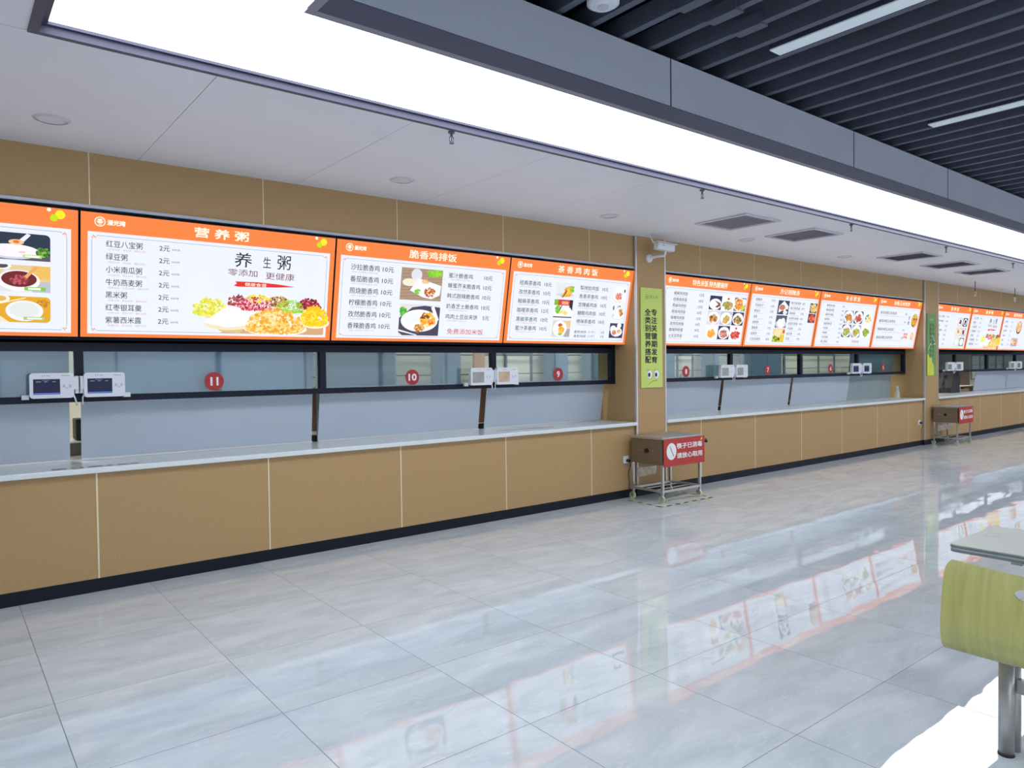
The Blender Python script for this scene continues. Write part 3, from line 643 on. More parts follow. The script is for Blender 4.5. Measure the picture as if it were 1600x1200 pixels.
for r_ in range(3):
    for c_ in range(3):
        k = r_*3+c_; u = 1.01+c_*.285; v = .51-r_*.205
        els = [('e', .52, .48, .48, .46, WHT), ('b', .5, .42, .32, .26, food[k], 60, .02)]
        if k in (1, 8): els = [('e', .5, .85, .1, .09, (220, 90, 60)), ('b', .5, .35, .42, .28, food[k], 80, .02)]
        if k == 2: els = [('e', .45, .5, .5, .5, WHT), ('b', .42, .5, .36, .38, food[k], 80, .02), ('b', .8, .25, .15, .2, [(190, 220, 50)], 20, .02), ('e', .85, .7, .15, .25, WHT)]
        if k == 0: els = [('e', .5, .4, .5, .4, WHT), ('p', [(.35, .7), (.9, .5), (.95, .3), (.7, .15), (.5, .2), (.75, .4)], (130, 84, 70))]
        photo(t, u, v, u+.27, v+.19, bgs[k], els)
# board 7
t = board(9.203, 11.148, 'orange menu board above window seven titled 方记胡辣汤 with a column of three photos', '方记胡辣汤', (.76, 1.30))
dish_rows(t, ['胡辣汤', '羊肉包子', '素包子', '油条', '卤肉饼', '葱香饼', '韭菜饼', '土豆丝卷饼'], .16, .054, .575, .665, .703, .12, ['5元', '10元', '10元', '3元', '7元', '7元', '7元', '8元'], .042, SUB)
dish_rows(t, ['梅干菜肉饼', '香三鲜豆皮', '鲜肉饼', '孜然牛肉饼', '韭菜牛肉饼', '千层饼', '南瓜粥', '豆浆'], 1.115, .056, 1.43, 1.52, .69, .135, ['4元', '3元', '3元', '4元', '4元', '2元', '3元', '3元'], .04, SUB)
photo(t, .76, .505, 1.065, .717, (64, 64, 92), [('p', [(.1, .1), (.12, .6), (.5, .98), (.95, .6), (.9, .1), (.5, .3)], (236, 236, 240)), ('e', .4, .5, .26, .2, (200, 120, 90)), ('e', .82, .3, .1, .09, (30, 36, 80)), ('e', .7, .15, .18, .16, (226, 236, 226))])
photo(t, .76, .30, 1.06, .49, (90, 88, 116), [('e', .5, .3, .5, .34, (206, 206, 216)), ('e', .38, .4, .22, .32, (240, 240, 238)), ('e', .66, .45, .22, .36, (234, 236, 234)), ('e', .55, .2, .2, .2, (246, 246, 246))])
photo(t, .74, .08, 1.06, .288, (236, 210, 150), [('r', 0, 0, 1, .3, (176, 170, 50)), ('b', .3, .25, .3, .2, [(110, 160, 50), (226, 214, 60), (60, 70, 40)], 50, .025), ('b', .8, .25, .2, .25, [(236, 190, 50), (226, 200, 70)], 30, .025), ('p', [(.1, .5), (.2, .95), (.75, .9), (.6, .35)], (242, 222, 176)), ('b', .9, .8, .08, .12, [(220, 90, 50)], 10, .02)])
photo(t, 1.675, .556, 1.88, .712, (66, 60, 60), [('b', .5, .5, .42, .42, [(230, 200, 110), (240, 220, 150), (200, 160, 70)], 60, .022)])
photo(t, 1.665, .40, 1.875, .545, (96, 52, 56), [('b', .5, .5, .35, .4, [(226, 90, 70), (236, 130, 100), (206, 60, 50)], 50, .022)])
# board 6
t = board(11.148, 13.13, 'orange menu board above window six titled 米谷烘饭 with six round dish photos', '米 谷 烘 饭', (.81, 1.31))
dish_rows(t, ['黄焖鸡米饭', '黄焖排骨饭', '黄焖牛肉饭', '卤肉饭', '香菇滑鸡饭', '牛肉饭', '鸡排饭', '木须肉饭', '素三鲜饭'], .235, .053, .745, .82, .703, .108, '10元', .038, SUB)
f6 = [[(226, 110, 60), (80, 140, 60), (240, 150, 90)], [(206, 100, 90), (180, 80, 76)], [(240, 220, 150), (80, 130, 60), (246, 230, 180)], [(200, 140, 80), (140, 190, 80)], [(170, 200, 70), (190, 120, 80)], [(120, 170, 50), (150, 200, 60), (180, 150, 50)]]
for k in range(6):
    u = .86+(k % 3)*.345; v = .43-(k//3)*.24
    photo(t, u, v, u+.31, v+.215, [(150, 150, 160), (78, 72, 92), (240, 240, 244), (78, 80, 96), (150, 150, 160), (250, 250, 252)][k], [('e', .5, .5, .5, .5, WHT), ('b', .5, .42, .36, .3, f6[k], 60, .024)], .04)
lettering('free_rice_note', [('免费加饭', 1.26, .118, 1.53, .045, .003)], RD, t, -.0024)
# board 5
t = board(13.13, 14.94, 'orange menu board above window five with four long dish rows and a round noodle bowl', '杂粮玉米煎饼', (.62, 1.27))
nm5 = [('金汤杂粮玉米煎饼', .66), ('番茄杂粮玉米煎饼', .51), ('麻辣杂粮玉米煎饼', .36), ('菌菇杂粮玉米煎饼', .21)]
lettering('dish_names', [(a, .15, v, .79, .055, .003) for a, v in nm5], DK, t, -.0024)
lettering('prices', [('10元', 1.15, v, 1.24, .045, .003) for a, v in nm5], DK, t, -.0024)
lettering('small_print', [('（配料：玉米面杂粮粉鸡蛋生菜火腿海带丝金针菇豆皮）', .16, v-.055, 1.18, .018) for a, v in nm5], PK, t, -.0024)
lettering('side_title', [('主', 1.31, .60, 1.39, .07, .01), ('食', 1.31, .50, 1.39, .07, .01)], ink((40, 50, 100), False), t, -.0024)
photo(t, 1.45, .42, 1.72, .68, None, [('e', .5, .5, .48, .5, (206, 130, 50)), ('b', .5, .5, .38, .4, [(240, 190, 60), (230, 140, 60), (190, 210, 60), (90, 80, 60)], 70, .026)])
photo(t, 1.23, .17, 1.72, .33, None, [('b', .2, .7, .2, .12, [(236, 150, 130)], 30, .016), ('b', .18, .35, .2, .12, [(236, 150, 130)], 30, .016), ('e', .75, .5, .14, .45, (236, 180, 110)), ('e', .75, .55, .1, .3, (246, 214, 160))])
# boards 4, 3, 2
t = board(15.60, 17.44, 'orange menu board right of the far pillar with six small photos in two columns', '营 养 饭', (.72, 1.13))
dish_rows(t, ['红豆八宝饭', '黑椒牛柳饭', '鸡腿饭', '番茄鸡蛋饭', '香菇鸡饭', '素什锦', '肉饼'], .12, .072, .58, .70, .68, .12, '10元', .045)
for k, c_ in enumerate([[(120, 70, 70)], [(40, 40, 44)], [(226, 150, 70)], [(130, 50, 56)], [(240, 240, 232)], [(232, 236, 226)]]):
    u = 1.2+(k % 2)*.27; v = .5-(k//2)*.21
    photo(t, u, v, u+.24, v+.18, [(214, 206, 200), (60, 60, 62), (236, 200, 150), (200, 190, 184), (206, 210, 206), (120, 126, 120)][k], [('e', .5, .5, .42, .42, WHT), ('b', .5, .5, .24, .26, c_, 30, .02)], .03)
porridge_board(17.45, 19.36, 'far orange menu board with heaped grain bowls near the right picture edge')
t = board(19.37, 21.3, 'orange menu board at the right edge of the picture with a round bowl photo', '营养汤饭', (.62, 1.2))
dish_rows(t, ['鸡汤饭', '牛肉汤饭', '酸汤肥牛', '番茄汤', '菌汤', '羊汤饭'], .17, .055, .58, .68, .68, .14, '12元', .045)
photo(t, .95, .40, 1.35, .72, None, [('e', .5, .5, .45, .48, (110, 80, 60)), ('e', .5, .55, .4, .4, (240, 200, 140)), ('b', .5, .55, .28, .28, [(226, 140, 80), (250, 220, 170)], 40, .03)])
photo(t, .80, .10, 1.25, .30, (190, 180, 170), [('b', .3, .5, .25, .35, [(240, 220, 160), (250, 240, 210), (190, 110, 90)], 50, .03), ('b', .75, .5, .2, .35, [(236, 200, 150), (206, 130, 110)], 40, .03)])

# ================================================================== PILLAR POSTERS
LIME = mat('lime_poster', (204, 222, 112), .6, noise=.03, scale=2); PG = mat('poster_green_ink', (120, 176, 84), .6, noise=.03)
t = thing('pillar_poster', 'tall yellow-green poster with two columns of black characters and cartoon eyes on the near pillar', 'poster', (6.765, 5.955, 1.33))
obj('poster_sheet', B(0, 0, 0, .40, .012, 1.235), LIME, t)
bm = bmesh.new(); o_ = ell(.11, 1.125, .032, .03, 24); i_ = ell(.11, 1.125, .024, .022, 24)
for k in range(24): poly_y(bm, [o_[k], o_[(k+1) % 24], i_[(k+1) % 24], i_[k]], -.001)
poly_y(bm, [(.092, 1.13), (.128, 1.13), (.118, 1.112), (.102, 1.112)], -.001)
text_on(bm, '漫光湾', .155, 1.125, .32, .045, -.001, 0); obj('logo', bm, PG, t)
rows = []
for u0, s in ((.075, '全类别营养搭配'), (.193, '专注关键期发育')):
    for k, ch in enumerate(s): rows.append((ch, u0, .935-k*.098, u0+.103, .088, .036))
lettering('slogan_lettering', rows, INKK, t, -.001)
bm = bmesh.new()
for k in range(9): text_on(bm, '科学配餐合理膳食乐'[k], .04, .9-k*.025, .058, .018, -.001, 0)
obj('small_lettering', bm, PG, t)
for cx in (.155, .285):
    e_ = bmesh.new(); poly_y(e_, ell(cx, .165, .05, .057, 28), -.001); eo = obj('eye_white', e_, INKW, t)
    e_ = bmesh.new(); poly_y(e_, ell(cx-.012, .16, .022, .027, 20), -.002); obj('pupil', e_, INKK, eo)
    e_ = bmesh.new()
    for dx, ang in ((-.045, 2.3), (-.03, 2.0), (-.012, 1.75)):
        a = Vector((cx+dx, .165+.045)); b_ = a+Vector((math.cos(ang), math.sin(ang)))*.035; poly_y(e_, [(a.x, a.y), (a.x+.005, a.y), (b_.x, b_.y)], -.0015)
    o_ = ell(cx, .165, .052, .059, 28); i_ = ell(cx, .165, .049, .056, 28)
    for k in range(28): poly_y(e_, [o_[k], o_[(k+1) % 28], i_[(k+1) % 28], i_[k]], -.0015)
    obj('eye_outline', e_, INKK, eo)
bm = bmesh.new(); pts = [(.13+.165*k/12, .035+.05*math.sin(k/12*math.pi*.62)) for k in range(13)]
for a, b_ in zip(pts, pts[1:]): poly_y(bm, [a, b_, (b_[0], b_[1]+.005), (a[0], a[1]+.005)], -.001)
obj('mouth_line', bm, INKK, t)

GP = mat('green_poster', (112, 160, 92), .6, noise=.12, scale=5)
t = thing('pillar_poster', 'tall green poster with a yellow lower corner on the far pillar', 'poster', (15.02, 5.955, 1.345))
obj('poster_sheet', B(0, 0, 0, .40, .012, 1.2), GP, t)
bm = bmesh.new(); poly_y(bm, [(.0, .0), (.3, .0), (.3, .2), (.22, .27), (.2, .36), (.1, .34), (.06, .42), (0, .4)], -.001); obj('yellow_field', bm, mat('poster_yellow', (206, 214, 70), .6, noise=.08, scale=8), t)
rows = []
for u0, s in ((.10, '合理膳食均衡营养'), (.22, '科学搭配健康成长')):
    for k, ch in enumerate(s): rows.append((ch, u0, .98-k*.083, u0+.085, .07, .02))
lettering('slogan_lettering', rows, mat('dark_green_ink', (40, 74, 52), .6, noise=.1), t, -.001)
lettering('logo_lettering', [('漫光湾', .1, 1.09, .28, .05, .02)], mat('pale_green_ink', (180, 206, 160), .6, noise=.05), t, -.001)
bm = bmesh.new()
for a, b_ in (((.04, .5), (.16, .62)), ((.16, .62), (.2, .58)), ((.22, .78), (.34, .66)), ((.3, .6), (.38, .62))):
    poly_y(bm, [a, b_, (b_[0], b_[1]+.02), (a[0], a[1]+.02)], -.0015)
obj('white_strokes', bm, INKW, t)

# ================================================================== CHOPSTICK CARTS
def cart(label):
    t = thing('sterilizer_cart', label, 'cart', (0, 0, 0), group='chopstick sterilizer carts')
    X0, X1, YA, YB = -.36, .36, -.24, .24
    bm = bmesh.new(); box(bm, X0, YA, .445, X1, YB, .735, bev=.006); obj('cabinet', bm, STEEL_D, t)
    ld = obj('lid', B(X0-.012, YA-.012, .737, X1+.012, YB+.012, .765, bev=.006), STEEL, t)
    obj('lid_latch', B(-.03, YA-.03, .715, .03, YA-.012, .745, bev=.003), STEEL, t)
    bm = bmesh.new(); tube(bm, [(X0-.012, 0, .60), (X0+.002, 0, .60)], .028, 20); obj('vent_hole', bm, BLACK, t)
    bm = bmesh.new()
    for y in (-.1, .11): tube(bm, [(X0-.006, y, .605), (X0+.002, y, .605)], .009, 10)
    obj('bolt', bm, STEEL, t)
    for x, y in ((X0+.015, YA+.015), (X1-.015, YA+.015), (X1-.015, YB-.015), (X0+.015, YB-.015)):
        lg = obj('leg', B(x-.014, y-.014, .1, x+.014, y+.014, .447), STEEL, t)
        bm = bmesh.new(); tube(bm, [(x, y, .075), (x, y, .1)], .012, 10)
        box(bm, x-.018, y-.014, .03, x-.014, y+.03, .08); box(bm, x+.014, y-.014, .03, x+.018, y+.03, .08)
        ca = obj('caster_fork', bm, STEEL, lg)
        bm = bmesh.new(); tube(bm, [(x-.012, y+.012, .042), (x+.012, y+.012, .042)], .042, 24)
        bmesh.ops.recalc_face_normals(bm, faces=bm.faces)
        obj('caster_wheel', bm, mat('cream_rubber', (200, 206, 160), .6, noise=.1), lg)
        bm = bmesh.new(); tube(bm, [(x-.016, y+.012, .042), (x+.016, y+.012, .042)], .017, 14); obj('wheel_hub', bm, STEEL, lg)
    bm = bmesh.new()
    for y in (YA+.015, YB-.015): box(bm, X0+.029, y-.012, .125, X1-.029, y+.012, .15)
    for x in (X0+.015, X1-.015): box(bm, x-.012, YA+.029, .125, x+.012, YB-.029, .15)
    for k in (1.6, 3.4): box(bm, X0+.029, YA+.015+.09*k-.005, .13, X1-.029, YA+.015+.09*k+.005, .14)
    obj('lower_frame', bm, STEEL, t)
    bm = bmesh.new(); tube(bm, [(X1, -.215, .69), (X1+.13, -.215, .69), (X1+.15, -.215, .66), (X1+.15, -.09, .66), (X1+.13, -.09, .69), (X1, -.09, .69)], .011, 10); obj('handle', bm, BLACK, t)
    bm = bmesh.new(); tube(bm, [(X0-.005, .21, .44), (X0-.03, .2, .42), (X0-.03, .19, .22), (X0, .19, .16)], .007, 8); obj('side_bar', bm, STEEL, t)
    bm = bmesh.new()
    v = [bm.verts.new(p) for p in ((X0-.004, .15, .27), (X0-.03, -.16, .35), (X0-.03, -.17, .442), (X0-.004, .14, .385))]
    f = bm.faces.new(v); r = bmesh.ops.extrude_face_region(bm, geom=[f]); bmesh.ops.translate(bm, verts=[q for q in r['geom'] if isinstance(q, bmesh.types.BMVert)], vec=(.006, 0, 0)); bmesh.ops.recalc_face_normals(bm, faces=bm.faces)
    obj('hanging_plate', bm, mat('worn_aluminium', (206, 206, 204), .4, .5, noise=.2, scale=20), t)
    # sign on the front
    sg = obj('sign_panel', B(X0-.02, YA-.034, .428, X1+.02, YA-.03, .748), RED, t)
    yy = YA-.0355; SX = X0-.02
    bm = bmesh.new(); poly_y(bm, ell(SX+.137, .603, .088, .098, 36), yy); obj('white_disc', bm, INKW, sg)
    bm = bmesh.new()
    for d in (0, .008): poly_y(bm, [(SX+.10+d, .665), (SX+.104+d, .667), (SX+.178+d*.4, .545), (SX+.172+d*.4, .541)], yy-.001)
    obj('chopstick_mark', bm, mat('chopstick_ink', (120, 90, 100), .6, noise=.1), sg)
    lettering('sign_lettering', [('筷子已消毒', SX+.235, .657, X1-.03, .068, .03), ('请放心取用', SX+.235, .545, X1-.03, .068, .03)], INKW, sg, yy)
    bm = bmesh.new(); poly_y(bm, ell(X1-.035, .72, .012, .015, 16), yy); poly_y(bm, ell(X1-.05, .708, .01, .01, 16), yy); obj('yellow_dots', bm, mat('yellow_ink', (240, 200, 70), .6, noise=.05), sg)
    return t
c1 = cart('nearer steel chopstick cart with a red sign in front of the near pillar')
c2 = copy_tree(c1); c1.location = (6.90, 5.685, 0); c2.location = (15.53, 5.70, 0)
c2['label'] = 'farther steel chopstick cart with a red sign beside the far pillar'
c2.scale = (.92, .9, .985)

# hazard tape round the near cart
t_ = bmesh.new()
def tape(bm, a, b):
    a = Vector(a); b = Vector(b); d = (b-a); L_ = d.length; d.normalize(); n = Vector((-d.y, d.x))*.016; s = 0; k = 0
    while s < L_-.01:
        l = .07 if k % 2 == 0 else .085
        p = a+d*s; q = a+d*min(s+l, L_); sk = d*.02
        pts = [p-n, q-n, q+n+sk, p+n+sk]
        f = bm.faces.new([bm.verts.new((v.x, v.y, .0012)) for v in pts]); f.material_index = k % 2
        f.normal_update()
        if f.normal.z < 0: f.normal_flip()
        s += l; k += 1
for a, b_ in (((6.43, 5.96), (6.385, 5.33)), ((6.385, 5.33), (7.32, 5.33)), ((7.32, 5.33), (7.33, 5.96))): tape(t_, a, b_)
o = obj('floor_tape', t_, [mat('yellow_tape', (206, 206, 130), .5, noise=.1), mat('black_tape', (18, 20, 26), .5, noise=.1)], None)
tag(o, 'yellow and black hazard tape on the floor tiles around the near chopstick cart', 'tape')
# sockets with plugs
def socket(x, z, label, plabel):
    t = thing('wall_socket', label, 'socket', (x, 5.986, z)); bm = bmesh.new(); box(bm, -.045, 0, -.045, .045, .012, .045, bev=.003); obj('socket_plate', bm, PWHITE, t)
    p = thing('power_cord', plabel, 'cord', (x+.015, 5.985, z))
    bm = bmesh.new(); tube(bm, [(0, 0, -.01), (0, -.04, -.012)], .02, 12); obj('plug', bm, BLACK, p)
    bm = bmesh.new(); tube(bm, [(0, -.04, -.012), (.005, -.05, -.05), (-.012, -.03, -.16), (.008, -.028, -.28), (0, -.02, -.44)], .005, 8); obj('cable', bm, mat('dark_cable', (60, 30, 28), .5, noise=.1), p)
socket(6.515, .467, 'white square wall socket on the wood panel left of the near cart', 'dark plug and hanging cable in the socket beside the near cart')
socket(14.75, .455, 'small white wall socket on the wood panel left of the far cart', 'dark plug and cable in the socket beside the far cart')

# CCTV camera on the near pillar
t = thing('security_camera', 'white bullet security camera on a bracket at the top of the near pillar', 'camera', (6.93, 5.965, 2.93))
bm = bmesh.new(); tube(bm, [(0, 0, 0), (0, -.02, 0), (0, -.03, 0)], [.052, .05, .03], 22); obj('base_plate', bm, PWHITE, t)
bm = bmesh.new(); tube(bm, [(0, -.02, 0), (.02, -.12, .012), (.045, -.2, .012), (.05, -.215, .03), (.05, -.215, .075)], .016, 12); obj('arm', bm, PWHITE, t)
bm = bmesh.new(); box(bm, -.13, -.045, -.045, .15, .045, .04, bev=.014); bd = obj('camera_body', bm, PWHITE, t, (.03, -.215, .115), rot=(0, .06, -.12))
bm = bmesh.new(); box(bm, -.145, -.052, .041, .185, .052, .05, bev=.003); obj('sun_shield', bm, PWHITE, bd)
bm = bmesh.new(); tube(bm, [(.149, 0, 0), (.158, 0, 0)], .03, 16); obj('lens', bm, BLACK, bd)
bm = bmesh.new(); box(bm, -.07, -.0465, .004, -.03, -.0455, .012); obj('badge', bm, GR, bd)
bm = bmesh.new(); tube(bm, [(-.1, -.215, .13), (-.15, -.2, .16), (-.155, -.17, .21), (-.14, -.15, .258)], .006, 8); obj('cable', bm, PWHITE, t)

# ================================================================== CEILING FITTINGS
VENTF = mat('vent_frame', (206, 204, 218), .4, .2, noise=.03); LOUV = mat('vent_louvre', (196, 196, 214), .5, .2, noise=.05)
vl = ['square ceiling air vent nearest the viewer, first of the row', 'square ceiling air vent, second of the row from the left', 'square ceiling air vent, third of the row from the left', 'square ceiling air vent, fourth of the row from the left', 'farthest square ceiling air vent above the far pillar']
def vent():
    t = thing('ceiling_vent', vl[0], 'vent', (0, 0, ZC), group='ceiling air vents')
    bm = bmesh.new()
    for q in ((-.33, -.33, .33, -.29), (-.33, .29, .33, .33), (-.33, -.29, -.29, .29), (.29, -.29, .33, .29)): box(bm, q[0], q[1], -.016, q[2], q[3], 0)
    obj('vent_frame', bm, VENTF, t)
    obj('vent_backing', B(-.29, -.29, -.003, .29, .29, 0), mat('vent_shadow_grey', (140, 140, 162), .7, noise=.05), t)
    for k in range(9):
        x = -.26+.065*k; bm = bmesh.new()
        v = [bm.verts.new(p) for p in ((x-.022, -.285, -.012), (x-.022, .285, -.012), (x+.03, .285, -.005), (x+.03, -.285, -.005))]
        f = bm.faces.new(v); r = bmesh.ops.extrude_face_region(bm, geom=[f]); bmesh.ops.translate(bm, verts=[q for q in r['geom'] if isinstance(q, bmesh.types.BMVert)], vec=(0, 0, .002)); bmesh.ops.recalc_face_normals(bm, faces=bm.faces)
        obj('louvre', bm, LOUV, t)
    return t
v0 = vent()
for i, (x, y) in enumerate(((7.0, 4.74), (8.38, 4.74), (11.42, 4.78), (12.95, 4.79), (14.42, 4.82))):
    o = v0 if i == 0 else copy_tree(v0); o.location = (x, y, ZC-.0005); o['label'] = vl[i]
dl = ['round recessed downlight in the white ceiling near the left picture edge', 'round recessed downlight in the white ceiling above window ten', 'faint round recessed downlight in the white ceiling above window nine', 'small round recessed downlight between the near pillar and the second vent', 'faint round recessed downlight beyond the second air vent']
def downlight():
    t = thing('downlight', dl[0], 'ceiling light', (0, 0, ZC), group='unlit recessed downlights')
    bm = bmesh.new(); o_ = ell(0, 0, .105, .105, 36); i_ = ell(0, 0, .085, .085, 36)
    for k in range(36):
        k2 = (k+1) % 36
        bm.faces.new([bm.verts.new((p[0], p[1], z)) for p, z in ((o_[k], 0), (o_[k2], 0), (i_[k2], -.008), (i_[k], -.008))])
    bmesh.ops.recalc_face_normals(bm, faces=bm.faces)
    obj('rim', bm, VENTF, t)
    bm = bmesh.new(); bm.faces.new([bm.verts.new((p[0], p[1], -.004)) for p in ell(0, 0, .086, .086, 36)][::-1]); obj('lens_cover', bm, PWHITE, t)
    return t
d0 = downlight()
for i, x in enumerate((.6, 3.1, 5.6, 8.1, 10.6)):
    o = d0 if i == 0 else copy_tree(d0); o.location = (x, 5.35, ZC-.0005); o['label'] = dl[i]
SPR = mat('sprinkler_metal', (96, 98, 112), .35, .7, noise=.1)
def sprinkler():
    t = thing('fire_sprinkler', '', 'sprinkler', (0, 0, ZC), group='fire sprinklers')
    bm = bmesh.new(); tube(bm, [(0, 0, .0), (0, 0, -.012)], .022, 16); tube(bm, [(0, 0, -.01), (0, 0, -.03)], .009, 10); obj('escutcheon', bm, SPR, t)
    bm = bmesh.new()
    for s in (-1, 1): tube(bm, [(s*.006, 0, -.03), (s*.017, 0, -.045), (s*.015, 0, -.065), (s*.003, 0, -.078)], .003, 6)
    tube(bm, [(0, 0, -.03), (0, 0, -.07)], .003, 6); obj('yoke', bm, SPR, t)
    bm = bmesh.new(); tube(bm, [(0, 0, -.078), (0, 0, -.081)], .017, 16); obj('deflector', bm, SPR, t)
    return t
s0 = sprinkler(); s0['label'] = 'x'
sl = ['above window ten', 'left of the first air vent', 'right of the second air vent', 'above the third air vent', 'farthest along the glowing panel']
for i, (x, y) in enumerate(((2.74, 4.065), (5.46, 4.065), (8.21, 4.065), (10.9, 4.08), (13.65, 4.12))):
    o = s0 if i == 0 else copy_tree(s0); o.location = (x, y, ZC-.001); o['label'] = 'small metal fire sprinkler on the ceiling edge '+sl[i]
# linear lamps between the slats
LENS = mat('lamp_lens', (228, 240, 248), .4, noise=.02, emit=.12)
for i, (x, lb) in enumerate(((4.02, 'long pale linear lamp between the dark ceiling slats, nearer of the two'), (6.26, 'long pale linear lamp between the dark ceiling slats, farther at the right edge'))):
    t = thing('linear_lamp', lb, 'ceiling light', (x, 2.46, 3.49), group='linear lamps in the slatted ceiling')
    bm = bmesh.new(); box(bm, -.058, -1.3, .004, .058, 0, .09); obj('housing', bm, LIP, t)
    obj('diffuser', B(-.055, -1.297, -.004, .055, -.003, .003), LENS, t)
t = thing('smoke_detector', 'round white smoke detector under the dark slats, cut by the top picture edge', 'smoke detector', (2.75, 2.66, 3.5))
bm = bmesh.new(); tube(bm, [(0, 0, 0), (0, 0, -.02), (0, 0, -.035)], [.085, .085, .06], 28); bmesh.ops.recalc_face_normals(bm, faces=bm.faces); obj('detector_body', bm, PWHITE, t)
bm = bmesh.new(); tube(bm, [(0, 0, -.035), (0, 0, -.04)], .03, 20); obj('sensor_cap', bm, VENTF, t)
# hooks hanging from the ceiling at right
for x, lb in ((16.1, 'pale hook hanging on a thin wire from the ceiling right of the far pillar'), (18.35, 'pale ring hanging on a thin wire from the ceiling at the right edge')):
    t = thing('hanging_hook', lb, 'hook', (x, 5.5, ZC), group='wire hooks')
    bm = bmesh.new(); tube(bm, [(0, 0, 0), (0, 0, -.2)], .006, 6); obj('wire', bm, BLACK, t)
    bm = bmesh.new(); n = 12 if x > 17 else 8; tube(bm, [(.045*math.cos(a), 0, -.245+.045*math.sin(a)) for a in [math.pi/2-2*math.pi*k/12 for k in range(n+1)]], .008, 8); obj('ring', bm, PWHITE, t)

# ================================================================== KITCHEN BEHIND
t = None
CAB = mat('blue_cabinet', (120, 146, 164), .35, .2, noise=.04)
for i, (x0, x1, lb) in enumerate(((4.0, 5.08, 'wide blue-grey cabinet in the kitchen seen through the number ten window'), (5.83, 6.18, 'narrow blue-grey cabinet in the kitchen seen at the right of the number ten window'),
        (8.08, 8.38, 'narrow blue-grey cabinet in the kitchen seen behind the red number nine'), (8.98, 9.4, 'blue-grey cabinet in the kitchen seen at the right end of the number nine window'),
        (10.5, 11.2, 'blue-grey cabinet in the kitchen seen at the left end of the number eight window'), (13.8, 14.95, 'wide blue-grey cabinet in the kitchen seen behind the number seven window'),
        (12.42, 12.62, 'slim blue-grey cabinet in the kitchen seen left of the terminals of window seven'))):
    t = thing('kitchen_cabinet', lb, 'cabinet', (x0, 9.0, 0), group='tall kitchen cabinets')
    W_ = x1-x0
    obj('carcass', B(0, .02, 0, W_, .3, 2.1), CAB, t)
    n = 2 if W_ > .8 else 1
    for k in range(n):
        d = obj('door', B(W_*k/n+.008, 0, .06, W_*(k+1)/n-.008, .018, 2.08), CAB, t)
        obj('handle', B(W_*(k+1)/n-.05, -.025, 1.0, W_*(k+1)/n-.035, -.001, 1.2), STEEL, d)
# windows and rails of the kitchen's rear wall
WINP = mat('frosted_kitchen_pane', (240, 234, 214), .3, noise=.03)
for i, (x0, x1) in enumerate(((6.85, 7.95), (11.35, 12.35), (15.85, 18.2), (24.2, 26.1), (27.4, 30.4))):
    wd = struct(bpy.data.objects.new('window_%d' % (i+4), None)); C.objects.link(wd); wd.location = (x0, 9.49, 1.0); W_ = x1-x0
    bm = bmesh.new(); n = max(2, round(W_/.7))
    for k in range(n+1): box(bm, W_*k/n-.02, -.04, 0, W_*k/n+.02, 0, 1.3)
    for z in (0, .82, 1.28): box(bm, 0, -.038, z, W_, 0, z+.03)
    obj('window_frame', bm, mat('grey_window_frame', (120, 134, 138), .4, .2, noise=.05), wd)
    obj('frosted_pane', B(.02, -.01, .03, W_-.02, -.002, 1.28), WINP, wd)
bm = bmesh.new(); tube(bm, [(4, 9.37, 1.81), (31, 9.37, 1.81)], .014, 8); tube(bm, [(4, 9.4, 1.50), (31, 9.4, 1.50)], .008, 8)
tag(obj('water_pipe', bm, mat('dull_pipe', (108, 122, 128), .4, .4, noise=.1)), 'thin grey pipes running along the cream rear wall of the kitchen', 'pipe')
o = obj('timber_door_leaf', B(0, 0, 0, .2, .05, 2.1), mat('orange_timber', (214, 156, 104), .6, noise=.1, scale=4), None, (6.5, 9.1, 0)); tag(o, 'narrow orange-brown board in the kitchen right of the number ten window', 'board')
# unseen lamps added to brighten the kitchen behind the glass
for i, x in enumerate((0, 4, 8, 12, 16, 20, 24)):
    t = thing('kitchen_fill_lamp', 'added unseen kitchen fill lamp, number %s along the row' % ('one', 'two', 'three', 'four', 'five', 'six', 'seven')[i], 'ceiling light', (x, 8.0, ZC-.03), group='added kitchen fill lamps')
    obj('fill_lamp_tray', B(-.62, -.42, .008, .62, .42, .028), ALU, t); obj('fill_lamp_diffuser', B(-.6, -.4, 0, .6, .4, .006), lamp_mat('kitchen_fill_glow', (252, 247, 236), KITCHEN_FILL), t)
t = thing('steel_worktable', 'steel kitchen worktable seen through the slot left of the number eleven screen', 'table', (.2, 6.8, 0))
obj('table_top', B(0, 0, .88, 1.6, .6, .914), STEEL, t)
for x in (.03, 1.53):
    for y in (.03, .53): obj('leg', B(x, y, 0, x+.04, y+.04, .88), STEEL, t)
# small dark object in the left slot
t = thing('bowl_stack', 'white plate and dark pot seen through the slot left of the number eleven screen', 'dishes', (.93, 7.0, .915))
obj('pot', B(-.03, 0, .12, .2, .2, .3, bev=.01), BLACK, t); obj('plate', B(-.2, -.02, .1, .22, .2, .115, bev=.004), PWHITE, t); obj('stand', B(-.2, 0, 0, .2, .2, .099), mat('tan_box', (110, 104, 90), .6, noise=.1), t)
# white bottle at the far end of the middle counter
t = thing('white_bottle', 'small white bottle on the counter at the right end of the number five screen', 'bottle', (14.80, 6.42, .914))
bm = bmesh.new(); tube(bm, [(0, 0, 0), (0, 0, .1), (0, 0, .14), (0, 0, .2)], [.05, .05, .035, .03], 16); obj('bottle_body', bm, mat('cream_plastic', (206, 206, 190), .5, noise=.1), t)
bm = bmesh.new(); tube(bm, [(0, 0, .2), (0, 0, .225)], .02, 12); obj('bottle_cap', bm, PWHITE, t)

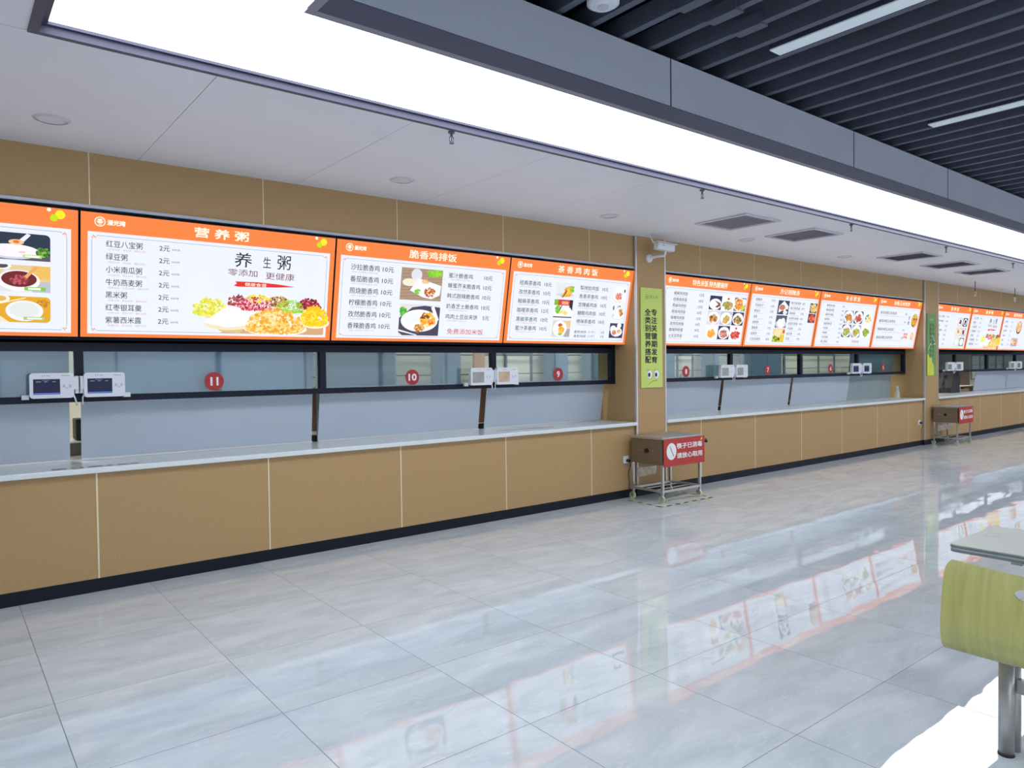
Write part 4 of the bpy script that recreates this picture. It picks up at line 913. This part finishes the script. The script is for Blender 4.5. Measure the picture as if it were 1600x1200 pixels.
# dark dough machine and trays in the open bay of the far counter
t = thing('food_machine', 'dark metal food machine on the far counter behind the open window', 'machine', (17.95, 6.62, .914))
bm = bmesh.new()
prof = [(-.32, 0), (-.3, .12), (-.2, .3), (-.1, .46), (.08, .47), (.16, .42), (.2, .25), (.17, .1), (.2, 0)]
prism_y(bm, prof, -.12, .16); obj('machine_body', bm, DUSK, t)
bm = bmesh.new(); tube(bm, [(.2, 0, .22), (.2, 0, .42)], [.09, .11], 18); obj('hopper', bm, STEEL, t)
bm = bmesh.new(); tube(bm, [(.2, 0, .08), (.2, 0, .22)], [.05, .09], 18); obj('hopper_throat', bm, DUSK, t)
bm = bmesh.new(); tube(bm, [(-.5, -.05, .0), (-.5, -.05, .4)], .012, 8)
for k in range(7):
    a = k*.9; tube(bm, [(-.5, -.05, .05+.05*k), (-.5+.1*math.cos(a), -.05+.04*math.sin(a), .09+.05*k)], .02, 8)
tag(obj('utensil_rack', bm, DUSK, None, (17.95, 6.62, .914)), 'dark rack of hanging utensils on the far counter beside the far pillar', 'rack')
t = thing('steel_tray', 'pale steel tray with a brown cloth on the far counter beside the dark machine', 'tray', (18.75, 6.62, .914))
bm = bmesh.new(); box(bm, -.4, -.05, .12, .55, .3, .135); box(bm, -.4, -.05, 0, -.38, .3, .12); box(bm, .53, -.05, 0, .55, .3, .12); obj('tray_shelf', bm, mat('pale_steel', (206, 200, 176), .4, .3, noise=.1), t)
obj('tray_base', B(-.36, 0, 0, .5, .28, .06), mat('tan_cloth', (150, 124, 96), .8, noise=.2), t)
obj('cloth', B(.0, .0, .062, .3, .2, .1, bev=.015), BROWN, t)
o = obj('brown_door_panel', B(0, 0, 0, 2.2, .05, 2.0), mat('kitchen_brown_door', (112, 88, 74), .5, noise=.1), None, (21.4, 8.2, 0)); tag(o, 'brown door panel in the far kitchen behind the dark machine', 'door')
o = obj('brown_door_panel', B(0, 0, 0, 2.0, .05, 2.6), mat('kitchen_brown_wall', (120, 100, 84), .6, noise=.1), None, (18.3, 7.7, 0)); tag(o, 'brown partition panel in the far kitchen beside the far pillar', 'partition')

# ================================================================== CANTEEN TABLE AND CHAIR (right edge)
TOP = mat('table_laminate', (196, 202, 190), .4, noise=.02, scale=5); EDGE = mat('table_edge', (120, 132, 136), .4, noise=.05)
t = thing('canteen_table', 'pale grey-green canteen table with rounded corners at the right picture edge', 'table', (3.98, .77, 0))
def slab(bm, x0, y0, x1, y1, z0, z1, r, mi=0):
    pts = rrect(x0, y0, x1, y1, r, 6); f = bm.faces.new([bm.verts.new((p[0], p[1], z0)) for p in pts]); f.material_index = mi
    rg = bmesh.ops.extrude_face_region(bm, geom=[f]); bmesh.ops.translate(bm, verts=[q for q in rg['geom'] if isinstance(q, bmesh.types.BMVert)], vec=(0, 0, z1-z0)); bmesh.ops.recalc_face_normals(bm, faces=bm.faces)
    for f in bm.faces:
        if all(z0-1e-6 <= v.co.z <= z1+1e-6 for v in f.verts): f.material_index = mi
bm = bmesh.new(); slab(bm, -.285, -.6, .285, .6, .7455, .75, .03); obj('table_top', bm, TOP, t)
bm = bmesh.new(); slab(bm, -.288, -.603, .288, .603, .735, .7455, .032, 0); slab(bm, -.284, -.599, .284, .599, .7275, .735, .03, 1); slab(bm, -.286, -.601, .286, .601, .715, .7275, .031, 0)
obj('edge_band', bm, [EDGE, mat('pale_band', (196, 204, 206), .4, noise=.02)], t)
bm = bmesh.new(); o_ = ell(.06, .53, .04, .04, 28); i_ = ell(.06, .53, .035, .035, 28)
for k in range(28):
    if k % 14 in (5, 6, 7, 8, 9): continue
    f = bm.faces.new([bm.verts.new((p[0], p[1], .7506)) for p in (o_[k], o_[(k+1) % 28], i_[(k+1) % 28], i_[k])])
obj('ring_mark', bm, mat('ring_ink', (140, 142, 132), .5, noise=.1), t)
bm = bmesh.new(); box(bm, -.25, .32, .695, .25, .36, .714); box(bm, -.25, -.36, .695, .25, -.32, .714); box(bm, .0, -.36, .67, .05, .36, .694); obj('under_frame', bm, STEEL, t)
for y in (-.34, .34):
    bm = bmesh.new(); tube(bm, [(.2, y*.6, 0), (.2, y*.6, .7)], .028, 18); obj('leg', bm, STEEL, t)

PLY = None
def ply():
    m = bpy.data.materials.new('green_yellow_plywood'); m.use_nodes = True; nt = m.node_tree; N = nt.nodes; L = nt.links; b = N['Principled BSDF']
    tc = N.new('ShaderNodeTexCoord'); mp = N.new('ShaderNodeMapping'); mp.inputs['Scale'].default_value = (3, 10, .7); L.new(tc.outputs['Object'], mp.inputs[0])
    nz = N.new('ShaderNodeTexNoise'); nz.inputs['Scale'].default_value = 3.2; nz.inputs['Detail'].default_value = 7; nz.inputs['Distortion'].default_value = .8; L.new(mp.outputs[0], nz.inputs['Vector'])
    cr = N.new('ShaderNodeValToRGB'); e = cr.color_ramp.elements; e[0].position = .3; e[0].color = s2l((176, 176, 104)); e[1].position = .72; e[1].color = s2l((198, 196, 122)); L.new(nz.outputs[0], cr.inputs[0]); L.new(cr.outputs[0], b.inputs['Base Color'])
    b.inputs['Roughness'].default_value = .32; b.inputs['Coat Weight'].default_value = .3; b.inputs['Coat Roughness'].default_value = .15
    return m
PLY = ply()
t = thing('canteen_chair', 'bent plywood canteen chair with a yellow-green back and steel tube leg at the right edge', 'chair', (3.4, 1.03, 0))
# side profile of the shell in x-z (x relative to 3.4)
prof = [(-.165, .792), (-.185, .74), (-.203, .68), (-.214, .62), (-.222, .56), (-.222, .50), (-.21, .462), (-.19, .437), (-.15, .428), (-.10, .428), (.0, .434), (.1, .445), (.17, .448), (.2, .435)]
fine = []
for i in range(len(prof)-1):
    for k in range(3):
        a = prof[i]; b_ = prof[i+1]; fine.append((a[0]+(b_[0]-a[0])*k/3, a[1]+(b_[1]-a[1])*k/3))
fine.append(prof[-1])
yA, yB = .178, -.45; yc = (yA+yB)/2; hw = (yA-yB)/2; NY = 22
bm = bmesh.new(); grid = []
for i, (x, z) in enumerate(fine):
    row = []; d_end = min(i, len(fine)-1-i)
    for j in range(NY+1):
        s = -1+2*j/NY
        sh = 1.0
        if i < 4: sh = [.93, .975, .992, 1][i]
        dip = 0
        if i < 10: dip = -.013*(1-min(1, abs(s)**1.5*1.2))*(1-i/10)
        row.append(bm.verts.new((x-.018*(1-s*s)*(1 if z > .5 else .3), yc+s*hw*sh, z+dip)))
    grid.append(row)
for i in range(len(grid)-1):
    for j in range(NY): bm.faces.new((grid[i][j], grid[i][j+1], grid[i+1][j+1], grid[i+1][j]))
bmesh.ops.recalc_face_normals(bm, faces=bm.faces)
me = bpy.data.meshes.new('shell'); bm.to_mesh(me); bm.free()
so = bpy.data.objects.new('shell_tmp', me); C.objects.link(so)
sd = so.modifiers.new('s', 'SOLIDIFY'); sd.thickness = .011; sd.offset = 0
cb = bmesh.new(); cx_, cz_ = -.2, .715
ring0 = ell(yc-.0, cz_, .062, .024, 32)
va = [cb.verts.new((-.4, p[0], p[1])) for p in ring0]; vb = [cb.verts.new((-.05, p[0], p[1])) for p in ring0]
cb.faces.new(va); cb.faces.new(vb[::-1])
for k in range(32): cb.faces.new((va[k], va[(k+1) % 32], vb[(k+1) % 32], vb[k]))
bmesh.ops.recalc_face_normals(cb, faces=cb.faces)
cme = bpy.data.meshes.new('cut'); cb.to_mesh(cme); cb.free(); co = bpy.data.objects.new('cut_tmp', cme); C.objects.link(co)
bo = so.modifiers.new('b', 'BOOLEAN'); bo.operation = 'DIFFERENCE'; bo.object = co; bo.solver = 'EXACT'
dg = bpy.context.evaluated_depsgraph_get(); dg.update()
shell = bpy.data.meshes.new_from_object(so.evaluated_get(dg))
for o in (so, co): C.objects.unlink(o); bpy.data.objects.remove(o)
sh = obj('seat_shell', shell, PLY, t, smooth=True)
try: sh.data.set_sharp_from_angle(angle=math.radians(40))
except Exception: pass
for y in (.005, -.42):
    lg = obj('leg', T([(-.03, y, 0), (-.03, y, .415)], .028, 24), STEEL, t)
    obj('leg', T([(.035, y-.01, 0), (.035, y-.01, .415)], .022, 18), STEEL, t)
    obj('floor_ring', T([(-.03, y, 0), (-.03, y, .008)], .03, 24), BLACK, lg)
obj('cross_bar', B(.0, -.395, .252, .03, -.022, .308), STEEL, t)
bm = bmesh.new(); box(bm, -.1, -.45, .417, .1, .04, .421); obj('seat_bracket', bm, STEEL, t)
